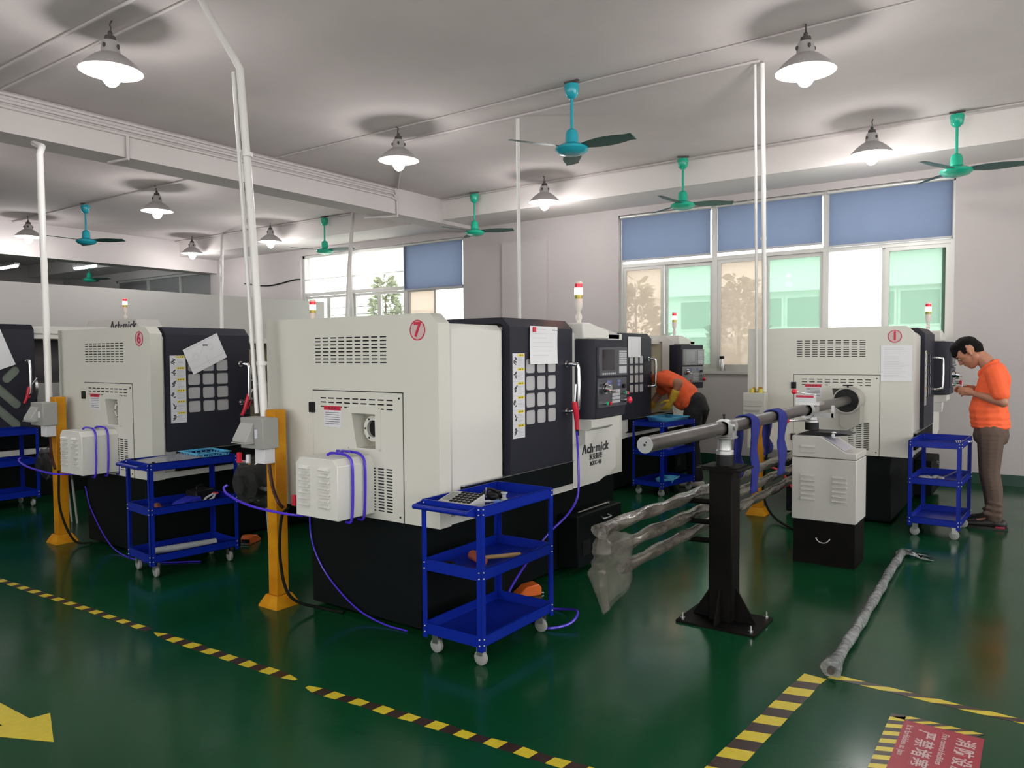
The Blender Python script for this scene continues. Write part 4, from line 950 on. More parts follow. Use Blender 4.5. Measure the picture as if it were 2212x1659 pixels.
t = thing('folded_cloth', 'bright blue folded cloth on the middle tray of the cart of lathe six', 'cloth', on_cart(T6, -0.02, 0.02, ZM), 0.2)
obj('fold', prism(BM(), [(-0.09, 0), (0.12, 0), (0.10, 0.05), (0.03, 0.05), (-0.06, 0.03)], 'x', -0.05, 0.05), mat('cloth_bright_blue', (0.02, 0.03, 0.5), 0.7), t, bevel=0.008)
t = thing('pliers', 'white handled pliers with red grips on the cart of lathe six', 'pliers', on_cart(T6, 0.06, 0.18, ZM+0.05), 0.5)
for s in (-1, 1):
    obj('handle', tube(BM(), [(0, -0.12, -0.03), (s*0.025, -0.04, -0.01), (s*0.008, 0.03, 0.008)], 0.008, 8, 4), stickerw, t); obj('grip', tube(BM(), [(s*0.008, 0.03, 0.008), (s*0.012, 0.06, 0.012)], 0.010, 8, 0), redm, t)
t = thing('black_case', 'black tool case standing in the middle tray of the cart of lathe six', 'case', on_cart(T6, -0.08, 0.16, ZM), 0.1)
obj('case_body', bx(BM(), -0.06, 0.06, -0.08, 0.08, 0, 0.09), blackm, t, bevel=0.008); obj('case_handle', tube(BM(), [(0, -0.03, 0.09), (0, -0.02, 0.115), (0, 0.02, 0.115), (0, 0.03, 0.09)], 0.006, 6, 3), blackm, t)
t = thing('threaded_bar', 'ribbed clear tube on the bottom tray of the cart of lathe six', 'tube', on_cart(T6, 0.02, 0.0, ZB+0.03), T6.rotation_euler.z-0.15)
b = lathe_prof(BM(), [((0.026 if i % 2 else 0.023), -0.22+i*0.011) for i in range(40)], n=16, axis='y'); obj('tube_body', b, mat('clear_ribbed', (0.34, 0.36, 0.37), 0.25), t)
obj('end_cap', cyl(BM(), (0, -0.235, 0), (0, -0.215, 0), 0.028, n=16), mat('cap_grey', (0.42, 0.42, 0.42), 0.4), t)
# on the cart beside the bending worker and of the standing worker
basket(on_cart(T2, 0.0, 0.08, ZT+0.006), T2.rotation_euler.z, 0.15, 0.18, 0.075, sky_tray, 'pale blue plastic tray on the top of the cart by the bending worker', False, 'tray', 'plastic_tray')
basket(on_cart(T2, 0.06, 0.0, ZM), T2.rotation_euler.z, 0.10, 0.14, 0.075, bin_b, 'dark blue plastic bin on the middle shelf by the bending worker', False, 'bin', 'plastic_bin')
basket(on_cart(T2, 0.08, -0.05, ZB), T2.rotation_euler.z+0.3, 0.09, 0.13, 0.06, sky_tray, 'pale blue plastic tray on the bottom shelf by the bending worker', False, 'tray', 'plastic_tray')
for x, y, r, lb in ((-0.03, -0.12, 1.2, 'white plastic rod on the cart of the standing worker'), (0.02, -0.05, 0.9, 'second white rod behind the first on the standing worker cart')):
    t = thing('plastic_rod', lb, 'rod', on_cart(T1, x, y, ZT+0.012), r); obj('rod', cyl(BM(), (0, -0.08, 0), (0, 0.08, 0), 0.009, n=10), stickerw, t); obj('tip', cyl(BM(), (0, 0.08, 0), (0, 0.1, 0), 0.005, n=8), steel, t)
t = thing('coil_spring', 'coiled steel spring on the cart of the standing worker', 'spring', on_cart(T1, 0.10, 0.02, ZT+0.018), -0.7)
obj('coil', tube(BM(), [(0.014*math.cos(i*1.05), i*0.0035, 0.014*math.sin(i*1.05)) for i in range(50)], 0.003, 5, 2), steel, t)
t = thing('steel_scraper', 'long thin steel scraper leaning in the middle tray of the standing worker cart', 'tool', on_cart(T1, 0.02, 0.0, ZM), -0.2)
obj('blade', prism(BM(), [(-0.08, 0.002), (0.0, 0.03), (0.11, 0.095), (0.115, 0.088), (0.0, 0.015), (-0.06, 0.0)], 'y', -0.012, 0.012), steel, t)
t = thing('white_rag', 'crumpled pale rag in the middle tray of the standing worker cart', 'rag', on_cart(T1, -0.05, -0.05, ZM)); b = BM()
for k in range(9): ball(b, (random.uniform(-0.07, 0.07), random.uniform(-0.06, 0.06), 0.018), random.uniform(0.015, 0.028), (1.4, 1.2, 0.7), 8)
obj('rag_body', b, mat('rag_grey', (0.30, 0.30, 0.32), 0.9), t)

# ---------------------------------------------------------------- yellow posts with switch boxes
def post(loc, label, flap=True, full=True):
    t = thing('power_post', label, 'post', loc, 0, 'yellow power posts')
    hw = 0.042
    obj('column', bx(BM(), -hw, hw, -hw, hw, 0.07, 1.175), yellowpost, t, bevel=0.004)
    b = BM(); lo = [(-0.085, -0.085), (0.085, -0.085), (0.085, 0.085), (-0.085, 0.085)]; hi = [(-hw-0.012, -hw-0.012), (hw+0.012, -hw-0.012), (hw+0.012, hw+0.012), (-hw-0.012, hw+0.012)]
    A = [b.verts.new((*p, 0.0)) for p in lo]; M = [b.verts.new((*p, 0.008)) for p in lo]; B = [b.verts.new((*p, 0.07)) for p in hi]
    b.faces.new(A[::-1]); b.faces.new(B)
    for i in range(4): b.faces.new((A[i], A[(i+1) % 4], M[(i+1) % 4], M[i])); b.faces.new((M[i], M[(i+1) % 4], B[(i+1) % 4], B[i]))
    obj('flared_foot', b, yellowpost, t)
    return t
def switch_box(loc, label, rz=0.0):
    t = thing('switch_box', label, 'switch box', loc, rz, 'grey switch boxes on the posts')
    b = bx(BM(), -0.115, 0.095, -0.11, 0.0, -0.095, 0.085); obj('case', b, greybox, t, bevel=0.004)
    b = prism(BM(), [(-0.11, 0.055), (-0.165, -0.035), (-0.165, -0.055), (-0.11, -0.06)], 'x', -0.115, 0.015); obj('rain_hood', b, mat('grey_hood', (0.37, 0.37, 0.36), 0.45), t, bevel=0.003)
    obj('hood_lip', bx(BM(), -0.12, 0.02, -0.170, -0.11, -0.062, -0.056), mat('grey_hood', (0.37, 0.37, 0.36), 0.45), t)
    obj('toggle', bx(BM(), 0.035, 0.045, -0.122, -0.11, -0.03, 0.02), stickerw, t)
    b = bx(BM(), -0.03, 0.06, -0.075, 0.0, -0.185, -0.097); obj('junction_box', b, stickerw, t, bevel=0.003)
    return t
P7 = post((-3.75, 2.87, 0), 'yellow steel post in front of lathe seven'); P6 = post((-6.49, 2.87, 0), 'yellow steel post in front of lathe six at the left')
P1 = post((-2.17, 7.0, 0), 'yellow steel post behind the black stand, beside lathe one')
switch_box((-3.765, 2.827, 1.05), 'grey hooded switch box on the post of lathe seven'); switch_box((-6.50, 2.827, 1.05), 'grey hooded switch box on the post of lathe six')
t = thing('distribution_box', 'pale grey distribution box on the post beside lathe one', 'switch box', (-2.17, 6.957, 1.03))
obj('case', bx(BM(), -0.10, 0.10, -0.09, 0.0, -0.12, 0.10), mat('box_beige', (0.48, 0.47, 0.43), 0.5), t, bevel=0.004); obj('cover', bx(BM(), -0.09, 0.075, -0.098, -0.09, -0.02, 0.03), mat('box_cover', (0.42, 0.41, 0.38), 0.4), t)
obj('latch', bx(BM(), -0.085, 0.05, -0.102, -0.09, -0.07, -0.055), steel, t)
for x in (-0.03, 0.045): obj('cable_gland', cyl(BM(), (x, -0.05, 0.10), (x, -0.05, 0.135), 0.022, n=12), mat('gland_yellow', (0.5, 0.42, 0.05), 0.4), t)

# ---------------------------------------------------------------- hoses and cables
def hose(pts, r, m, label, cat='hose', name='air_hose', sm=8):
    c = pts[0]; return tag(obj(name, tube(BM(), pts, r, 8, sm), m, None, tuple(c), loc=tuple(c)), label, cat)
def loops(dx, n, label):
    b = BM(); base = (-3.1+dx, 2.9, 0.96)
    for k in range(n):
        y = 2.80+k*0.09
        pts = [(-3.22+dx, y, 0.950), (-3.19+dx, y+0.005, 0.962), (-3.10+dx, y, 0.963), (-3.055+dx, y-0.003, 0.955), (-3.022+dx, y-0.004, 0.918), (-3.016+dx, y-0.006, 0.80), (-3.018+dx, y-0.01, 0.66), (-3.03+dx, y-0.012, 0.605), (-3.07+dx, y-0.01, 0.60)]
        tube(b, pts, 0.0075, 8, 6)
    tube(b, [(-3.30+dx, 2.94, 0.952), (-3.26+dx, 2.93, 0.955), (-3.19+dx, 2.89, 0.964), (-3.12+dx, 2.87, 0.966)], 0.0075, 8, 4)
    return tag(obj('air_hose', b, hose_b, None, base, loc=base), label, 'hose')
loops(0, 2, 'blue air hose looped over the motor cover of lathe seven'); loops(-2.73, 3, 'blue air hose looped over the motor cover of lathe six')
hose([(-4.02, 2.72, 0.72), (-4.03, 2.70, 0.70), (-3.95, 2.68, 0.67), (-3.7, 2.66, 0.635), (-3.45, 2.75, 0.60), (-3.40, 2.9, 0.58)], 0.0075, hose_b, 'blue air hose passing in front of the yellow post by lathe seven')
hose([(-3.60, 2.985, 0.58), (-3.58, 2.985, 0.38), (-3.45, 2.985, 0.20), (-3.2, 2.97, 0.06), (-2.98, 2.965, 0.012), (-2.8, 2.97, 0.006)], 0.005, hose_b, 'blue air hose running down the black base of lathe seven to the floor')
hose([(-6.78, 2.70, 0.68), (-6.76, 2.68, 0.66), (-6.55, 2.66, 0.63), (-6.2, 2.7, 0.60), (-6.12, 2.9, 0.58)], 0.0075, hose_b, 'blue air hose passing the yellow post of lathe six')
hose([(-6.33, 2.985, 0.45), (-6.25, 2.985, 0.28), (-6.0, 2.97, 0.08), (-5.7, 2.93, 0.008), (-5.3, 2.93, 0.006), (-5.0, 3.15, 0.006)], 0.005, hose_b, 'blue air hose from the base of lathe six under its cart')
hose([(-2.46, 4.20, 1.00), (-2.45, 4.20, 0.80), (-2.43, 4.16, 0.60), (-2.42, 4.02, 0.50), (-2.46, 3.8, 0.38), (-2.56, 3.6, 0.12), (-2.55, 3.55, 0.012)], 0.0075, hose_b, 'blue hose of the red air gun hanging beside the control panel')
hose([(-2.55, 3.55, 0.010), (-2.30, 3.72, 0.010), (-2.12, 3.62, 0.06), (-2.10, 3.50, 0.03), (-2.2, 3.42, 0.010), (-2.35, 3.5, 0.010)], 0.0075, hose_b, 'loop of blue hose on the floor behind the nearest cart')
hose([(-3.70, 2.78, 0.86), (-3.66, 2.77, 0.74), (-3.60, 2.76, 0.66), (-3.58, 2.78, 0.62)], 0.010, brownc, 'thick brown cable below the switch box by lathe seven', 'cable', 'power_cable')
hose([(-3.56, 2.80, 0.62), (-3.60, 2.78, 0.55), (-3.60, 2.77, 0.30), (-3.55, 2.80, 0.1), (-3.45, 2.95, 0.011), (-3.3, 2.97, 0.011)], 0.009, cable, 'black cable hanging to the floor beside lathe seven', 'cable', 'power_cable')
hose([(-6.44, 2.78, 0.86), (-6.40, 2.77, 0.72), (-6.33, 2.76, 0.62)], 0.010, brownc, 'thick brown cable below the switch box by lathe six', 'cable', 'power_cable')
hose([(-6.36, 2.80, 0.6), (-6.33, 2.79, 0.3), (-6.25, 2.85, 0.05), (-6.2, 2.97, 0.011)], 0.009, cable, 'black cable hanging to the floor beside lathe six', 'cable', 'power_cable')
hose([(-2.12, 6.86, 0.46), (-2.03, 6.86, 0.47), (-1.92, 6.92, 0.40), (-1.70, 6.85, 0.14), (-1.50, 6.8, 0.06), (-1.3, 6.9, 0.03)], 0.010, hose_r, 'red hose snaking from the yellow post toward lathe one')
hose([(-2.08, 6.88, 0.9), (-2.05, 6.86, 0.6), (-2.08, 6.86, 0.25), (-1.98, 6.8, 0.05), (-1.7, 6.5, 0.012), (-1.35, 6.3, 0.012)], 0.011, cable, 'black cable dropping down the post beside lathe one', 'cable', 'power_cable')
for (x, y, rt, lb) in ((-2.46, 4.195, 0.1, 'red air blow gun hanging on the door handle of lathe seven'), (-5.20, 3.70, -0.5, 'red air blow gun hanging on the door handle of lathe six'), (-8.60, 3.51, -0.4, 'red air blow gun hanging on the door of the older lathe')):
    t = thing('air_gun', lb, 'air gun', (x, y, 1.10), 0, 'red air blow guns')
    t.rotation_euler = (rt, 0, 0)
    obj('gun_grip', tube(BM(), [(0, 0.0, -0.09), (0, 0.0, -0.02), (0, -0.012, 0.05), (0, -0.015, 0.09)], [0.014, 0.016, 0.018, 0.018], 10, 4), redm, t)
    obj('nozzle', cyl(BM(), (0, -0.012, 0.085), (0, 0.015, 0.20), 0.005, n=8), steel, t)
    obj('trigger', bx(BM(), -0.006, 0.006, 0.018, 0.026, -0.02, 0.06), redm, t); obj('coupling', cyl(BM(), (0, 0, -0.13), (0, 0, -0.09), 0.011, n=10), blackm, t)
# ball valve and wrapped motor beside the post of lathe seven
def wrapped_motor(loc, label):
    t = thing('wrapped_motor', label, 'motor', loc, 0, 'plastic-wrapped motors')
    b = cyl(BM(), (0, -0.10, 0), (0, 0.16, 0), 0.10, n=20); bx(b, -0.05, 0.05, -0.05, 0.1, 0.08, 0.15); bx(b, -0.09, 0.09, 0.16, 0.19, -0.11, 0.11); obj('motor_body', b, basem, t, bevel=0.006)
    b = BM()
    for i in range(13):
        for j in range(24): pass
    tube(b, [(0, -0.17, 0.0), (0, -0.12, 0.0), (0, 0.0, 0.01), (0, 0.12, 0.0), (0.0, 0.2, 0)], [0.06, 0.13, 0.17, 0.165, 0.13], 18, 4, jitter=0.10); obj('plastic_wrap', b, bagd, t)
    obj('valve', cyl(BM(), (0.11, -0.08, -0.02), (0.17, -0.08, -0.02), 0.014, n=10), steel, t)
    b = BM()
    for q in (-0.05, 0.05): cyl(b, (q, 0.12, -loc[2]), (q, 0.08, -0.09), 0.010, n=8)
    obj('stand', b, greybox, t)
wrapped_motor((-4.25, 3.12, 0.66), 'black motor in clear plastic between lathe six and the yellow post'); wrapped_motor((-7.15, 3.15, 0.56), 'small plastic-wrapped motor left of the yellow post of lathe six')
def valve(loc, label):
    t = thing('ball_valve', label, 'valve', loc, 0, 'ball valves on the air line'); obj('body', cyl(BM(), (-0.05, 0, 0), (0.06, 0, 0), 0.013, n=10), steel, t); obj('lever', bx(BM(), -0.02, 0.005, -0.03, -0.012, 0.0, 0.06), redm, t); obj('elbow', cyl(BM(), (0.05, 0, 0), (0.05, 0, 0.05), 0.014, n=10), stickerw, t)
valve((-3.92, 2.76, 0.86), 'red levered valve beside the post of lathe seven'); valve((-3.52, 2.84, 0.635), 'steel pipe fitting between the post and lathe seven')
def pedal(loc, rz, label):
    t = thing('foot_pedal', label, 'foot pedal', loc, rz, 'orange foot pedals')
    b = prism(BM(), [(-0.08, 0), (0.08, 0), (0.08, 0.015), (0.02, 0.06), (-0.06, 0.07), (-0.08, 0.045)], 'x', -0.045, 0.045); obj('guard', b, orange_m, t, bevel=0.006)
    obj('opening', bx(BM(), -0.035, 0.035, -0.083, -0.07, 0.010, 0.04), blackm, t); obj('treadle', prism(BM(), [(-0.10, 0.012), (-0.02, 0.03), (-0.02, 0.022), (-0.10, 0.006)], 'x', -0.03, 0.03), steel, t)
pedal((-2.62, 3.86, 0), 2.6, 'orange foot pedal behind the nearest cart'); pedal((-5.20, 3.72, 0), 0.4, 'orange foot pedal between lathe six and the yellow post')
tag(obj('chip_hook', tube(BM(), [(0, -0.25, 0.0), (0, 0.15, 0), (0.0, 0.19, -0.005), (0.0, 0.20, -0.025)], 0.006, 8, 4), steel, loc=(-2.60, 4.70, 0.412)), 'thin steel chip hook lying on the coolant tank of lathe seven', 'tool')

# ---------------------------------------------------------------- sheets of paper
def sheet(name, label, o, r, u, w, h, lines=8, drawing=False, curl=0.006, tilt=0.0, n=None, clips=True, two=False):
    t = thing(name, label, 'paper', o); R, U = Vector(r), Vector(u); N = R.cross(U)
    c, s = math.cos(tilt), math.sin(tilt); R, U = R*c+U*s, U*c-R*s
    def surf(a, b_, lift): return R*a+U*b_+N*(lift+curl*((b_/h)**2)*2+0.3*curl*math.sin(a/w*4))
    for k in range(2 if two else 1):
        b = BM(); G = 6; vs = [[b.verts.new(surf(w*(i/G-0.5)+k*0.004, h*(j/G-0.5)-k*0.008, 0.0015-k*0.0012)) for j in range(G+1)] for i in range(G+1)]
        for i in range(G):
            for j in range(G): b.faces.new((vs[i][j], vs[i+1][j], vs[i+1][j+1], vs[i][j+1])).smooth = True
        obj('sheet', b, paper, t)
    b = BM(); rnd = random.Random(len(label))
    def ln(a0, b0, a1, b1, th=0.0007):
        d = Vector((a1-a0, b1-b0)); q = Vector((-d.y, d.x)).normalized()*th; K = 6
        for i in range(K):
            p0, p1 = Vector((a0, b0))+d*i/K, Vector((a0, b0))+d*(i+1)/K
            b.faces.new([b.verts.new(surf(p.x, p.y, 0.0022)) for p in (p0-q, p1-q, p1+q, p0+q)])
    for i in range(lines):
        y = h*(0.42-0.84*i/max(1, lines)); ln(-w*0.40, y, -w*0.40+w*rnd.uniform(0.45, 0.8), y)
    if drawing:
        for cxx, cyy, rr in ((-w*0.25, h*0.05, h*0.14), (w*0.2, h*0.15, h*0.13), (w*0.2, h*0.15, h*0.08), (-w*0.25, h*0.05, h*0.09)):
            for i in range(16):
                a0, a1 = 2*PI*i/16, 2*PI*(i+1)/16; ln(cxx+rr*math.cos(a0), cyy+rr*math.sin(a0), cxx+rr*math.cos(a1), cyy+rr*math.sin(a1))
        ln(-w*0.45, -h*0.3, w*0.45, -h*0.3); ln(0, -h*0.45, 0, -h*0.1); ln(-w*0.1, h*0.1, w*0.05, h*0.3); ln(-w*0.45, h*0.45, w*0.45, h*0.45)
    stuff(obj('print', b, ink, t)); return t
X_, Z_ = (0, 1, 0), (0, 0, 1)
t = sheet('drawing_sheet', 'white drawing sheets clipped on the door of lathe seven', (-2.537, 3.932, 1.553), X_, Z_, 0.305, 0.222, 7, two=True)
obj('clip', bx(BM(), 0.003, 0.012, -0.125, -0.10, 0.075, 0.105), redm, t); obj('clip_rod', bx(BM(), 0.003, 0.006, 0.09, 0.16, 0.088, 0.092), blackm, t)
t = sheet('drawing_sheet', 'tilted drawing sheet on the door of lathe six', (-5.263, 3.39, 1.513), X_, Z_, 0.315, 0.205, 1, True, tilt=0.43)
obj('magnet', bx(BM(), 0.003, 0.008, -0.02, 0.02, 0.06, 0.07), blackm, t)
t = sheet('drawing_sheet', 'tilted blank sheet on the door of the older lathe at the left edge', (-8.668, 3.20, 1.575), X_, Z_, 0.33, 0.45, 0, tilt=0.35); obj('magnet', bx(BM(), 0.003, 0.008, -0.01, 0.01, 0.15, 0.16), blackm, t)
t = sheet('notice_sheet', 'printed notice sheet on the end of lathe one', (-1.055, 7.168, 1.395), (1, 0, 0), Z_, 0.24, 0.31, 18, curl=0.0)
sheet('plastic_sleeve', 'glossy plastic sleeve on the door of the lathe by the bending worker', (-3.640, 7.44, 1.56), X_, Z_, 0.30, 0.22, 0, curl=0.003)

# ---------------------------------------------------------------- bar feeder: black stand, long bar, cabinet
st = thing('bar_stand', 'black steel bar stand bolted to the floor', 'stand', (-1.455, 4.10, 0)); hw = 0.066
obj('base_plate', bx(BM(), -0.215, 0.225, -0.17, 0.16, 0, 0.012), blacksteel, st)
b = bx(BM(), -hw, hw, -hw, hw, 0.012, 0.855); obj('column', b, blacksteel, st, bevel=0.006)
for rz in (0, PI/2, PI, 3*PI/2):
    b = prism(BM(), [(hw, 0.012), (hw+0.11, 0.012), (hw+0.11, 0.02), (hw, 0.20)], 'y', -0.005, 0.005); 
    if rz in (PI/2, 3*PI/2): bmesh.ops.scale(b, verts=b.verts, vec=(0.78, 1, 1)); bmesh.ops.translate(b, verts=b.verts, vec=(hw*0.22, 0, 0))
    obj('gusset', b, blacksteel, st, rot=(0, 0, rz))
for x, y in ((-0.185, -0.14), (0.195, -0.14), (0.195, 0.13), (-0.185, 0.13)):
    b = cyl(BM(), (x, y, 0.012), (x, y, 0.024), 0.013, n=6); cyl(b, (x, y, 0.024), (x, y, 0.05), 0.006, n=8); obj('anchor_bolt', b, steel, st)
b = bx(BM(), -0.125, 0.125, -0.115, 0.115, 0.855, 0.865); bx(b, -0.10, 0.10, -0.095, 0.095, 0.865, 0.874); bx(b, -0.15, -0.10, -0.02, 0.0, 0.856, 0.864); obj('top_plate', b, blacksteel, st)
obj('height_screw', cyl(BM(), (0, 0, 0.874), (0, 0, 0.935), 0.048, n=24), blackm, st); obj('lift_ring', lathe_prof(BM(), [(0.049, 0.935), (0.049, 0.955), (0.040, 0.960), (0.036, 1.01), (0.040, 1.022)], n=24), castalu, st)
obj('cradle', lathe_prof(BM(), [(0.040, 1.022), (0.068, 1.026), (0.070, 1.034), (0.04, 1.036)], n=28), castalu, st)
b = lathe_prof(BM(), [(0.040, -0.022), (0.052, -0.022), (0.052, 0.022), (0.040, 0.022), (0.040, -0.022)], (-0.005, 0, 1.078), 28, axis='y'); bx(b, 0.03, 0.055, -0.03, 0.03, 1.034, 1.10); cyl(b, (0.04, 0, 1.095), (0.065, 0, 1.095), 0.028, n=14); obj('clamp_ring', b, castalu, st)
b = cyl(BM(), (-0.005, 0, 1.128), (-0.005, 0, 1.15), 0.006, n=8); cyl(b, (-0.005, 0, 1.148), (-0.005, 0, 1.156), 0.010, n=8); obj('clamp_screw', b, blackm, st)
for z in (0.66, 0.545, 0.44):
    b = cyl(BM(), (-hw, 0.0, z), (-0.22, 0.0, z-0.005), 0.016, n=12); bx(b, -0.225, -0.215, -0.02, 0.02, z-0.02, z+0.045); obj('rack_arm', b, blacksteel, st)
bar = thing('feeder_bar', 'long grey steel bar held level into lathe one', 'bar', (-1.497, 3.17, 1.078)); o = tuple(bar.location)
e = Vector((-1.40, 7.0, 1.078)); s = Vector(o); d = (e-s).normalized()
obj('bar_body', cyl(BM(), s, e, 0.0385, n=32), pipe_m, bar, o); bb = cyl(BM(), s-d*0.004, s+d*0.004, 0.0388, n=32); cyl(bb, s-d*0.006, s-d*0.0035, 0.006, n=10, mi=1); cyl(bb, s-d*0.0055+Vector((0.008, 0, 0.012)), s-d*0.0035+Vector((0.008, 0, 0.012)), 0.004, n=8, mi=1); obj('end_cap', bb, [pipe_end, blackm], bar, o)
# three bars wrapped in plastic, lying on the stand's arms
def wrapped_bar(p0, p1, label, r=0.03, m=wrap, amp=0.35, grp='plastic-wrapped bars', lump=None):
    p0, p1 = Vector(p0), Vector(p1); t = thing('wrapped_bar', label, 'bar', tuple(p0), 0, grp); o = tuple(p0); L_ = (p1-p0).length; n = int(L_/0.03); dd = (p1-p0)/n; e1, e2 = frame_of(dd)
    b = BM(); rings = []; rnd = random.Random(label)
    ph = [rnd.uniform(0, 6) for _ in range(6)]
    for i in range(n+1):
        c = p0+dd*i; ring = []
        for j in range(16):
            a = 2*PI*j/16
            k = 1+amp*(0.35*math.sin(i*0.55+2*a+ph[0])+0.25*math.sin(i*0.23-3*a+ph[1])+0.3*math.sin(i*0.11+a+ph[2]))+rnd.uniform(-0.05, 0.05)
            if lump: k *= 1+lump*math.exp(-((i*0.03)/0.09)**2)
            ring.append(b.verts.new(c+(e1*math.cos(a)+e2*math.sin(a))*r*k))
        rings.append(ring)
    for i in range(n):
        for j in range(16): b.faces.new((rings[i][j], rings[i][(j+1) % 16], rings[i+1][(j+1) % 16], rings[i+1][j])).smooth = True
    b.faces.new(rings[0]); b.faces.new(rings[-1]); bmesh.ops.recalc_face_normals(b, faces=b.faces); obj('plastic_wrap', b, m, t, o)
    obj('bar_core', cyl(BM(), p0-dd*0.8, p1+dd*0.5, r*0.62, n=14), pipe_m, t, o); return t
wb = wrapped_bar((-1.655, 3.03, 0.685), (-1.655, 6.9, 0.68), 'uppermost plastic-wrapped bar on the side arms of the stand', 0.030, lump=0.35)
wrapped_bar((-1.655, 3.20, 0.572), (-1.655, 6.95, 0.575), 'middle plastic-wrapped bar on the side arms of the stand', 0.030)
wrapped_bar((-1.655, 3.25, 0.468), (-1.655, 6.9, 0.48), 'lowest plastic-wrapped bar on the side arms of the stand', 0.029)
def bag(pts_outline, x, label, loc):
    t = thing('plastic_bag', label, 'bag', loc); o = loc
    for s in (-1, 1):
        b = BM(); n = 14; rows = []
        for i in range(n+1):
            v = i/n; row = []
            for j in range(n+1):
                u = j/n
                a = Vector(pts_outline[0]).lerp(Vector(pts_outline[1]), u); c = Vector(pts_outline[3]).lerp(Vector(pts_outline[2]), u); p = a.lerp(c, v)
                th = 0.045*math.sin(PI*min(1, max(0, u)))**0.5*math.sin(PI*min(1, 0.15+0.85*v*0.95+0.02))**0.5
                row.append(b.verts.new((x+s*th+0.006*math.sin(9*u+7*v)+random.uniform(-0.003, 0.003), p.x+random.uniform(-0.004, 0.004), p.y+random.uniform(-0.004, 0.004))))
            rows.append(row)
        for i in range(n):
            for j in range(n): b.faces.new((rows[i][j], rows[i][j+1], rows[i+1][j+1], rows[i+1][j])).smooth = True
        obj('film', b, bag_m, t, o)
    b = BM(); tube(b, [(x, pts_outline[0][0]-0.0, pts_outline[0][1]), (x+0.02, pts_outline[0][0]-0.03, pts_outline[0][1]-0.1), (x-0.01, pts_outline[0][0]-0.02, pts_outline[0][1]-0.2), (x+0.02, pts_outline[3][0]+0.0, pts_outline[3][1]+0.02)], [0.03, 0.045, 0.03, 0.035, 0.02], 10, 6, jitter=0.4); obj('crumple', b, bag_m, t, o)
bag([(3.04, 0.70), (3.36, 0.61), (3.33, 0.36), (3.05, 0.30)], -1.655, 'clear plastic bag hanging over the ends of the wrapped bars', (-1.655, 3.2, 0.5))
fb_ = wrapped_bar((-0.79, 3.66, 0.034), (-0.845, 6.10, 0.034), 'silver plastic-wrapped bar lying on the green floor', 0.027, wrap2, 0.25, None, 0.75)
for k in range(5):
    a = random.uniform(-0.2, 1.8); b = BM(); n = 5
    vs = [[b.verts.new((-0.845+q*0.04*math.cos(a)+0.045*i*math.sin(a)+random.uniform(-0.012, 0.012), 6.10+0.04*i*math.cos(a)*1.1+random.uniform(-0.012, 0.012), 0.012+abs(random.uniform(0, 0.05))*(1-i/n))) for q in (-1, 0, 1)] for i in range(n+1)]
    for i in range(n):
        for j in range(2): b.faces.new((vs[i][j], vs[i][j+1], vs[i+1][j+1], vs[i+1][j]))
    obj('loose_film', b, wrap2, fb_, (-0.79, 3.66, 0.034))
# blue cloth straps over the long bar
def strap(y, zlo, zback, label, w=0.15):
    x = -1.497+(y-3.17)*0.0253; t = thing('cloth_strap', label, 'cloth', (x, y, 1.12), 0, 'blue cloths over the bar')
    def sheet_path(path, dx):
        b = BM(); rows = []
        for i, (px_, z) in enumerate(path):
            ww = w*(0.62+0.38*abs(math.sin(0.6+i*0.5)))
            rows.append([b.verts.new((x+px_+0.006*math.sin(j*2.1+i*0.7), y+ww*(j/6-0.5)*dx+0.01*math.sin(i*0.8), z)) for j in range(7)])
        for i in range(len(rows)-1):
            for j in range(6): b.faces.new((rows[i][j], rows[i][j+1], rows[i+1][j+1], rows[i+1][j])).smooth = True
        o = obj('cloth_fold', b, cloth_b, t, (x, y, 1.12)); md = o.modifiers.new('solid', 'SOLIDIFY'); md.thickness = 0.006
    r = 0.045; arc = [(r*math.sin(a), 1.078+r*math.cos(a)) for a in [k*PI/8 for k in range(-4, 5)]]
    front = [(r+0.004*math.sin(k), 1.078-(1.078-zlo)*k/12) for k in range(1, 13)]; back = [(-r-0.004*math.sin(k), 1.078-(1.078-zback)*k/12) for k in range(12, 0, -1)]
    sheet_path(back+arc+front, 1.0)
strap(4.50, 0.66, 0.74, 'blue cloth draped over the bar next to the black stand'); strap(5.02, 0.70, 0.83, 'blue cloth draped over the bar in front of the yellow post', 0.19)
# cabinet of the feeder
cb = thing('feeder_cabinet', 'pale grey louvred feeder cabinet on a black base, under the bar', 'cabinet', (-1.265, 5.72, 0))
obj('base', bx(BM(), -0.205, 0.205, -0.16, 0.16, 0, 0.31), blacksteel, cb)
gcab = mat('cabinet_hammered_grey', (0.47, 0.46, 0.43), 0.45, bump=0.08, bscale=220)
obj('body', bx(BM(), -0.215, 0.212, -0.17, 0.17, 0.312, 0.752), gcab, cb, bevel=0.004)
hd = obj('console', prism(BM(), [(-0.215, 0.757), (0.212, 0.757), (0.212, 0.80), (0.145, 0.80), (-0.02, 0.905), (-0.215, 0.905)], 'y', -0.17, 0.17), gcab, cb, bevel=0.004)
b = BM(); vs = [b.verts.new(p) for p in ((-0.008, -0.15, 0.9005), (0.135, -0.15, 0.8095), (0.135, 0.10, 0.8095), (-0.008, 0.10, 0.9005))]; b.faces.new(vs); obj('display', b, mat('console_display', (0.40, 0.39, 0.45), 0.3), hd)
lm2 = shared('louver_wide', lambda: louver_bm(0.095, 0.018, 0.014), [gcab, blackm])
for cxx in (-0.105, 0.105):
    for k in range(6): link('louver', lm2, cb, (cxx, -0.17, 0.455+k*0.033))
for k in range(2): link('louver', lm2, hd, (-0.105, -0.17, 0.79+k*0.035))
